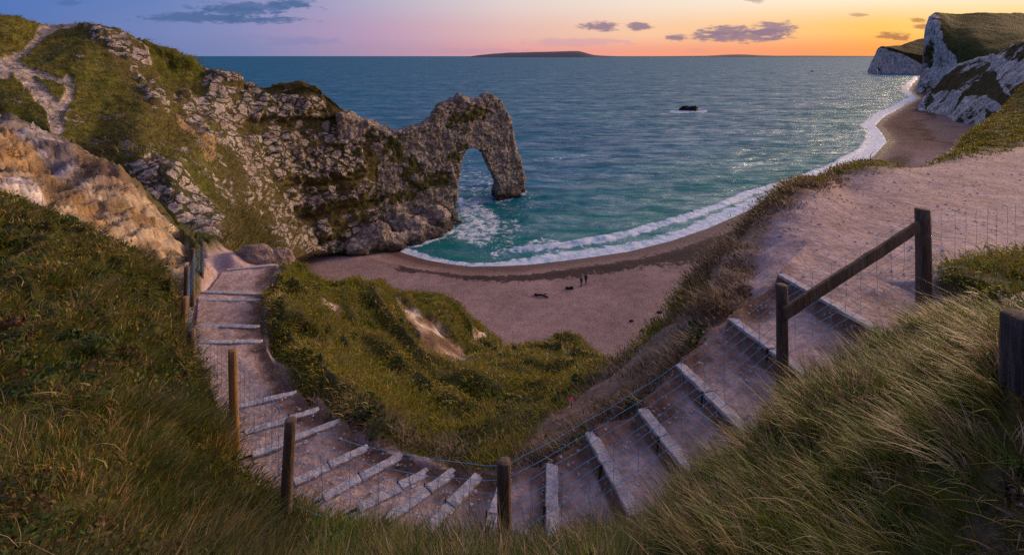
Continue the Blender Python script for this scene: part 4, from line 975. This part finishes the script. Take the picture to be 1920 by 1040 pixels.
def person(loc, rz, top_c, leg_c, label, hair_c, longcoat, h=1.75):
    v, e, r = [], [], []
    def add(p, rad, fr=None):
        v.append(p); r.append(rad)
        if fr is not None: e.append((fr, len(v) - 1))
        return len(v) - 1
    pel = add((0, 0, .93), .12); w = add((0, 0, 1.08), .12, pel); ch = add((0, .01, 1.30), (.17, .11), w); nk = add((0, 0, 1.48), .055, ch)
    jaw = add((0, -.02, 1.56), .065, nk); hd = add((0, -.01, 1.64), .092, jaw); add((0, 0, 1.70), .07, hd)
    add((0, -.10, 1.61), .016, hd)                                     # nose
    for s in (-1, 1):
        add((s * .085, .01, 1.63), .018, hd)                           # ear
        hp = add((s * .09, 0, .86), .088, pel); kn = add((s * .10, -.02 * s, .48), .058, hp); an = add((s * .10, .02, .08), .040, kn); add((s * .11, -.13, .035), .034, an)
        sh = add((s * .18, .01, 1.40), .058, ch); el = add((s * .23, .03, 1.13), .042, sh); wr = add((s * .22, -.04, .90), .028, el); pm = add((s * .22, -.05, .84), .030, wr)
        for k, (dx, dl) in enumerate(((-.024, .070), (-.008, .082), (.008, .078), (.022, .062))):
            f1 = add((s * .22, -.05 + dx, .80), .009, pm); add((s * .212, -.055 + dx, .80 - dl * .6), .008, f1)
        th = add((s * .205, -.085, .835), .010, pm); add((s * .200, -.095, .80), .008, th)
    root = skin_body('person', v, e, r, M_SKIN)
    root.location = loc; root.rotation_euler = (0, 0, rz); root.scale = (h / 1.76,) * 3
    mt, ml, mh = (m_simple('cloth', tuple(c * .7 for c in k), k, 8) for k in (top_c, leg_c, hair_c))
    lo = .62 if longcoat else .86
    jv = [(0, 0, .92), (0, 0, lo), (0, 0, 1.10), (0, .01, 1.30), (0, 0, 1.45)]; je = [(0, 1), (0, 2), (2, 3), (3, 4)]; jr = [(.165, .14), (.19, .16) if longcoat else (.16, .135), (.15, .13), (.195, .135), (.075, .075)]
    for s in (-1, 1):
        k = len(jv); jv += [(s * .185, .01, 1.40), (s * .235, .03, 1.13), (s * .222, -.035, .92)]; je += [(3, k), (k, k + 1), (k + 1, k + 2)]; jr += [.075, .058, .045]
    skin_body('jacket', jv, je, jr, mt, root)
    tv = [(0, 0, .92)]; te = []; tr = [(.15, .125)]
    for s in (-1, 1):
        k = len(tv); tv += [(s * .092, 0, .84), (s * .10, -.02 * s, .48), (s * .10, .02, .09)]; te += [(0, k), (k, k + 1), (k + 1, k + 2)]; tr += [.103, .074, .060]
        bm = bmesh.new(); bmesh.ops.create_icosphere(bm, subdivisions=2, radius=1)
        for q in bm.verts: q.co = Vector((q.co.x * .05 + s * .108, q.co.y * .14 - .05, max(q.co.z * .055, -.035) + .036))
        bm_obj('shoe', bm, M_PEG, root, True)
    skin_body('trousers', tv, te, tr, ml, root)
    bm = bmesh.new(); bmesh.ops.create_icosphere(bm, subdivisions=3, radius=1)
    for q in bm.verts:
        fr = q.co.y < -.35 and q.co.z < .45
        q.co = Vector((q.co.x * .108, q.co.y * .112 + .012 + (.03 if fr else 0), q.co.z * (.115 if q.co.z > 0 else .15) + 1.67))
    bm_obj('hair', bm, mh, root, True)
    return tag(root, label, 'person', 'walkers on the beach')
person(beach_pt(1090, 536), .5, (.05, .09, .17), (.045, .065, .12), 'person in blue jacket and jeans standing on the shingle closer to the dark bundle', (.03, .02, .015), False, 1.95)
person(beach_pt(1098.5, 532), -.3, (.012, .012, .016), (.02, .02, .025), 'person in long black coat standing on the shingle just below the seaweed line', (.03, .015, .012), True, 1.95)
M_DARK = m_simple('dark_driftwood', (.010, .010, .012), (.030, .026, .028), 3, .8)
def drift(name, px, py, segs, label):
    me_v = []; base = beach_pt(px, py); bm = bmesh.new()
    for pts, r in segs:
        prev = None
        for k, q in enumerate(pts):
            rr = r * (1 - .6 * k / len(pts)); ring = [bm.verts.new(Vector(q) + Vector((0, math.cos(a), math.sin(a))) * rr * random.uniform(.8, 1.2)) for a in np.linspace(0, 2 * math.pi, 7)[:-1]]
            if prev:
                for a in range(6): bm.faces.new((prev[a], prev[(a + 1) % 6], ring[(a + 1) % 6], ring[a]))
            else: bm.faces.new(ring[::-1])
            prev = ring
        bm.faces.new(prev)
    bmesh.ops.recalc_face_normals(bm, faces=bm.faces)
    o = bm_obj(name, bm, M_DARK, None, True); o.location = base; return tag(o, label, 'driftwood')
drift('driftwood', 1016, 556, [([(-1.3, .6, .12), (-.7, .3, .2), (0, .05, .28), (.7, -.3, .22), (1.1, -.6, .14)], .20), ([(.2, 0, .2), (.6, .3, .4), (1.0, .4, .3)], .12)], 'long crooked dark branch of driftwood lying alone on the pale shingle')
b = boulder('bundle', beach_pt(1065, 541) + Vector((0, 0, .12)), (.5, .35, .25), M_DARK, 12, 3, .3); tag(b, 'low dark bundle lying on the shingle beside the two walkers', 'bundle')
b2 = boulder('bundle', beach_pt(1072, 541) + Vector((0, 0, .15)), (.38, .35, .33), M_DARK, 14, 3, .3); tag(b2, 'rounder dark bundle touching the flat one, on the side towards the walkers', 'bundle')
for (px, py, sx_, lab) in ((1184, 602, .35, 'small dark stone on the shingle close to the scrubby cliff lip'), (1237, 586, .45, 'dark lump on the shingle just above the scrubby cliff lip')):
    b = boulder('beach_stone', beach_pt(px, py) + Vector((0, 0, .08)), (sx_, sx_ * .7, sx_ * .45), M_DARK, int(px), 3, .3); tag(b, lab, 'stone', 'dark stones on the beach')
# boat far out
boat = empty('boat', tuple(P(1523, 134.5, 1430) * np.array([1, 1, 0])))
tag(boat, 'tiny dark fishing boat far out on the glinting sea', 'boat')
bm = bmesh.new(); st = []
for k in range(7):
    t = k / 6; w = 1.5 * math.sin(math.pi * min(t * .75 + .25, 1)) ** .6 if t < 1 else .02; xx = -4.2 + 8.4 * t; sh_ = .25 * t * t
    st.append([bm.verts.new((xx, -w, 1.3 + sh_)), bm.verts.new((xx, -w * .7, .1)), bm.verts.new((xx, 0, -.4)), bm.verts.new((xx, w * .7, .1)), bm.verts.new((xx, w, 1.3 + sh_))])
for a, b in zip(st[:-1], st[1:]):
    for k in range(4): bm.faces.new((a[k], a[k + 1], b[k + 1], b[k]))
    bm.faces.new((a[4], a[0], b[0], b[4]))
bm.faces.new(st[0]); bmesh.ops.recalc_face_normals(bm, faces=bm.faces)
bm_obj('hull', bm, M_DARK, boat)
bm = bmesh.new(); beam(bm, (-1.8, 0, 2.1), (.6, 0, 2.1), 1.9, 1.9, jit=.0, seg=2); bm_obj('cabin', bm, M_PEG, boat)
bm = bmesh.new(); beam(bm, (-.4, 0, 2.9), (-.4, 0, 6.0), .25, .25, Vector((0, 1, 0)), 0, 1); bm_obj('mast', bm, M_PEG, boat)
# pink flower on the bank
fl_p = P(1071, 768, 7.6); fz = float(ground_z(fl_p[0], fl_p[1]))
fr = empty('flower', (fl_p[0], fl_p[1], max(fz, fl_p[2] - .12))); tag(fr, 'single bright pink flower on the bare brown bank above the steps', 'flower')
bm = bmesh.new(); post(bm, (0, 0, -.1), (.01, 0, .12), .006, 6, 3); bm_obj('stem', bm, M_GRASS, fr)
bm = bmesh.new()
for k in range(6):
    a = k * math.pi / 3; ca, sa = math.cos(a), math.sin(a)
    vs = [bm.verts.new(q) for q in ((0, 0, .12), (ca * .03 - sa * .02, sa * .03 + ca * .02, .135), (ca * .055, sa * .055, .125), (ca * .03 + sa * .02, sa * .03 - ca * .02, .135))]; bm.faces.new(vs)
bm_obj('petals', bm, m_simple('pink_petal', (.45, .05, .14), (.6, .10, .2), 20), fr)

# ------------------------------------------------------------------ sky, sun, camera
SUN_AZ, SUN_EL = R(52), R(12)
W = bpy.data.worlds.new('World'); SC.world = W; W.use_nodes = True; t = W.node_tree; t.nodes.clear()
class WT(NT):
    def __init__(s): s.t = t
w = WT()
tc = w.n('ShaderNodeTexCoord'); sx_ = w.n('ShaderNodeSeparateXYZ'); w.link(tc.outputs['Generated'], sx_.inputs[0])
X, Y, Z = sx_.outputs
az = w.math('ADD', w.math('MULTIPLY', w.math('ARCTAN2', X, Y), 1 / (2 * math.pi)), .5)
el = w.math('MULTIPLY', w.math('ARCSINE', Z), 180 / math.pi)
def cramp(f, stops):
    r = w.n('ShaderNodeValToRGB'); w.link(f, r.inputs[0]); e = r.color_ramp.elements
    while len(e) < len(stops): e.new(.5)
    for q, (p, c_) in zip(e, stops): q.position = p; q.color = (*c_, 1)
    return r.outputs[0]
A = lambda px: .5 + math.atan((px - 960) / F) / (2 * math.pi)
def row(cs, back):
    return [(0, back), (.30, cs[0][1])] + [(A(p), c_) for p, c_ in cs] + [(.70, cs[-1][1]), (.85, back), (1, back)]
L_ = lin
hor = cramp(az, row([(0, L_(88, 118, 175)), (450, L_(125, 135, 182)), (760, L_(185, 150, 175)), (960, L_(226, 160, 160)), (1200, L_(243, 162, 138)), (1450, L_(248, 158, 115)), (1640, L_(250, 160, 88)), (1800, L_(252, 165, 75))], L_(80, 90, 140)))
midr = cramp(az, row([(0, L_(82, 116, 180)), (400, L_(126, 138, 188)), (700, L_(185, 155, 185)), (960, L_(226, 184, 178)), (1200, L_(247, 200, 165)), (1450, L_(253, 200, 140)), (1650, L_(254, 198, 104)), (1800, L_(254, 208, 120))], L_(85, 95, 150)))
top = cramp(az, row([(0, L_(80, 116, 184)), (300, L_(100, 128, 188)), (600, L_(160, 158, 195)), (960, L_(226, 208, 205)), (1200, L_(243, 224, 208)), (1500, L_(251, 238, 212)), (1700, L_(252, 243, 224)), (1900, L_(246, 240, 230))], L_(85, 100, 165)))
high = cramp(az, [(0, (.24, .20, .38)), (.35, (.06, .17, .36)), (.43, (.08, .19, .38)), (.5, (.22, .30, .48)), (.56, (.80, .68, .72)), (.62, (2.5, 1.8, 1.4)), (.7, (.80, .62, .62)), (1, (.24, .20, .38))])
zen = (.29, .28, .56)
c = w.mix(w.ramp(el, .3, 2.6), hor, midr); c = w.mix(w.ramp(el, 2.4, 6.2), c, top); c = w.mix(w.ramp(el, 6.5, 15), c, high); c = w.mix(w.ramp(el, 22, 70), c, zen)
# drifting clouds low over the horizon, in sky direction
gx_ = w.math('DIVIDE', X, w.math('MAXIMUM', Y, .05)); gz_ = w.math('DIVIDE', Z, w.math('MAXIMUM', Y, .05))
cmb = w.n('ShaderNodeCombineXYZ'); w.link(gx_, cmb.inputs[0]); w.link(w.math('MULTIPLY', gz_, 3.4), cmb.inputs[1])
cn = w.noise(cmb.outputs[0], 34, 6, .62); cn2 = w.noise(cmb.outputs[0], 90, 3, .6)
blue, mauve, faint = L_(74, 104, 152), L_(140, 118, 142), L_(128, 132, 178)
CL = [(375,34,118,9,blue,1),(470,14,110,10,blue,.95),(540,8,52,8,blue,1),(480,38,95,7,blue,.95),(435,22,70,10,blue,.9),(560,78,75,8,faint,.55),(430,70,90,6,faint,.35),(1125,50,36,9,mauve,1),(1197,50,27,8,mauve,1),(1272,71,24,6,mauve,1),
      (1385,69,100,10,mauve,1),(1362,60,45,11,mauve,1),(1450,53,42,12,mauve,1),(1440,62,40,10,mauve,1),(1080,80,100,8,L_(200,160,175),.6),(1672,67,28,7,L_(165,115,85),1),(1687,72,18,5,L_(165,115,85),1),(1612,29,17,4,L_(190,150,125),.9),(1722,39,15,5,L_(180,130,90),1),(1733,50,22,5,L_(170,120,90),1),(1415,0,20,5,L_(185,165,165),.9),
      (1310,95,22,5,L_(225,160,140),.6),(880,97,130,6,L_(185,150,175),.45),(1560,101,120,5,L_(235,160,100),.5),(130,5,30,5,L_(72,104,165),.7)]
for (px, py_, rw, rh, cc, op) in CL:
    dx = w.math('MULTIPLY', w.math('SUBTRACT', gx_, (px - 960) / F), F / (rw * 1.15)); dz = w.math('MULTIPLY', w.math('SUBTRACT', gz_, (HY - py_) / F), F / (rh * 1.25))
    rr = w.math('SQRT', w.math('ADD', w.math('MULTIPLY', dx, dx), w.math('MULTIPLY', dz, dz)))
    q = w.math('ADD', rr, w.math('ADD', w.math('MULTIPLY', w.math('SUBTRACT', cn, .5), 2.2), w.math('MULTIPLY', w.math('SUBTRACT', cn2, .5), .8)))
    c = w.mix(w.math('MULTIPLY', w.ramp(q, 1.05, .42), op * .88), c, cc)
sky = w.n('ShaderNodeTexSky', sky_type='NISHITA'); sky.sun_disc = False; sky.sun_elevation = R(2); sky.sun_rotation = SUN_AZ
b1 = w.n('ShaderNodeBackground'); w.link(sky.outputs[0], b1.inputs[0]); b1.inputs[1].default_value = .006
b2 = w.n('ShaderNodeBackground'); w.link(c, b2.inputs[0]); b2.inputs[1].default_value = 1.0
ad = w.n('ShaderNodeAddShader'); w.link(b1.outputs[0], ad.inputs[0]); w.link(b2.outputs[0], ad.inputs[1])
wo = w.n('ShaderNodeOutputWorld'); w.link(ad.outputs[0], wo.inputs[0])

sun = bpy.data.lights.new('sun', 'SUN'); sun.energy = 3.8; sun.angle = R(20); sun.color = (1, .64, .37)
so = bpy.data.objects.new('sun', sun); COL.objects.link(so)
sd_ = Vector((math.sin(SUN_AZ) * math.cos(SUN_EL), math.cos(SUN_AZ) * math.cos(SUN_EL), math.sin(SUN_EL)))
so.rotation_euler = (-sd_).to_track_quat('-Z', 'Y').to_euler()

cam = bpy.data.cameras.new('camera'); co = bpy.data.objects.new('camera', cam); COL.objects.link(co); SC.camera = co
co.location = (0, 0, H); co.rotation_euler = (R(90), 0, 0)
cam.sensor_width = 36; cam.lens = 18; cam.shift_y = -(520 - HY) / 1920
cam.clip_start = .05; cam.clip_end = 100000
SC.view_settings.view_transform = 'Standard'; SC.view_settings.look = 'None'; SC.view_settings.exposure = 0; SC.view_settings.gamma = 1
SC.cycles.use_denoising = False; SC.cycles.sample_clamp_indirect = 3
SC.cycles.max_bounces = 5; SC.cycles.transparent_max_bounces = 4
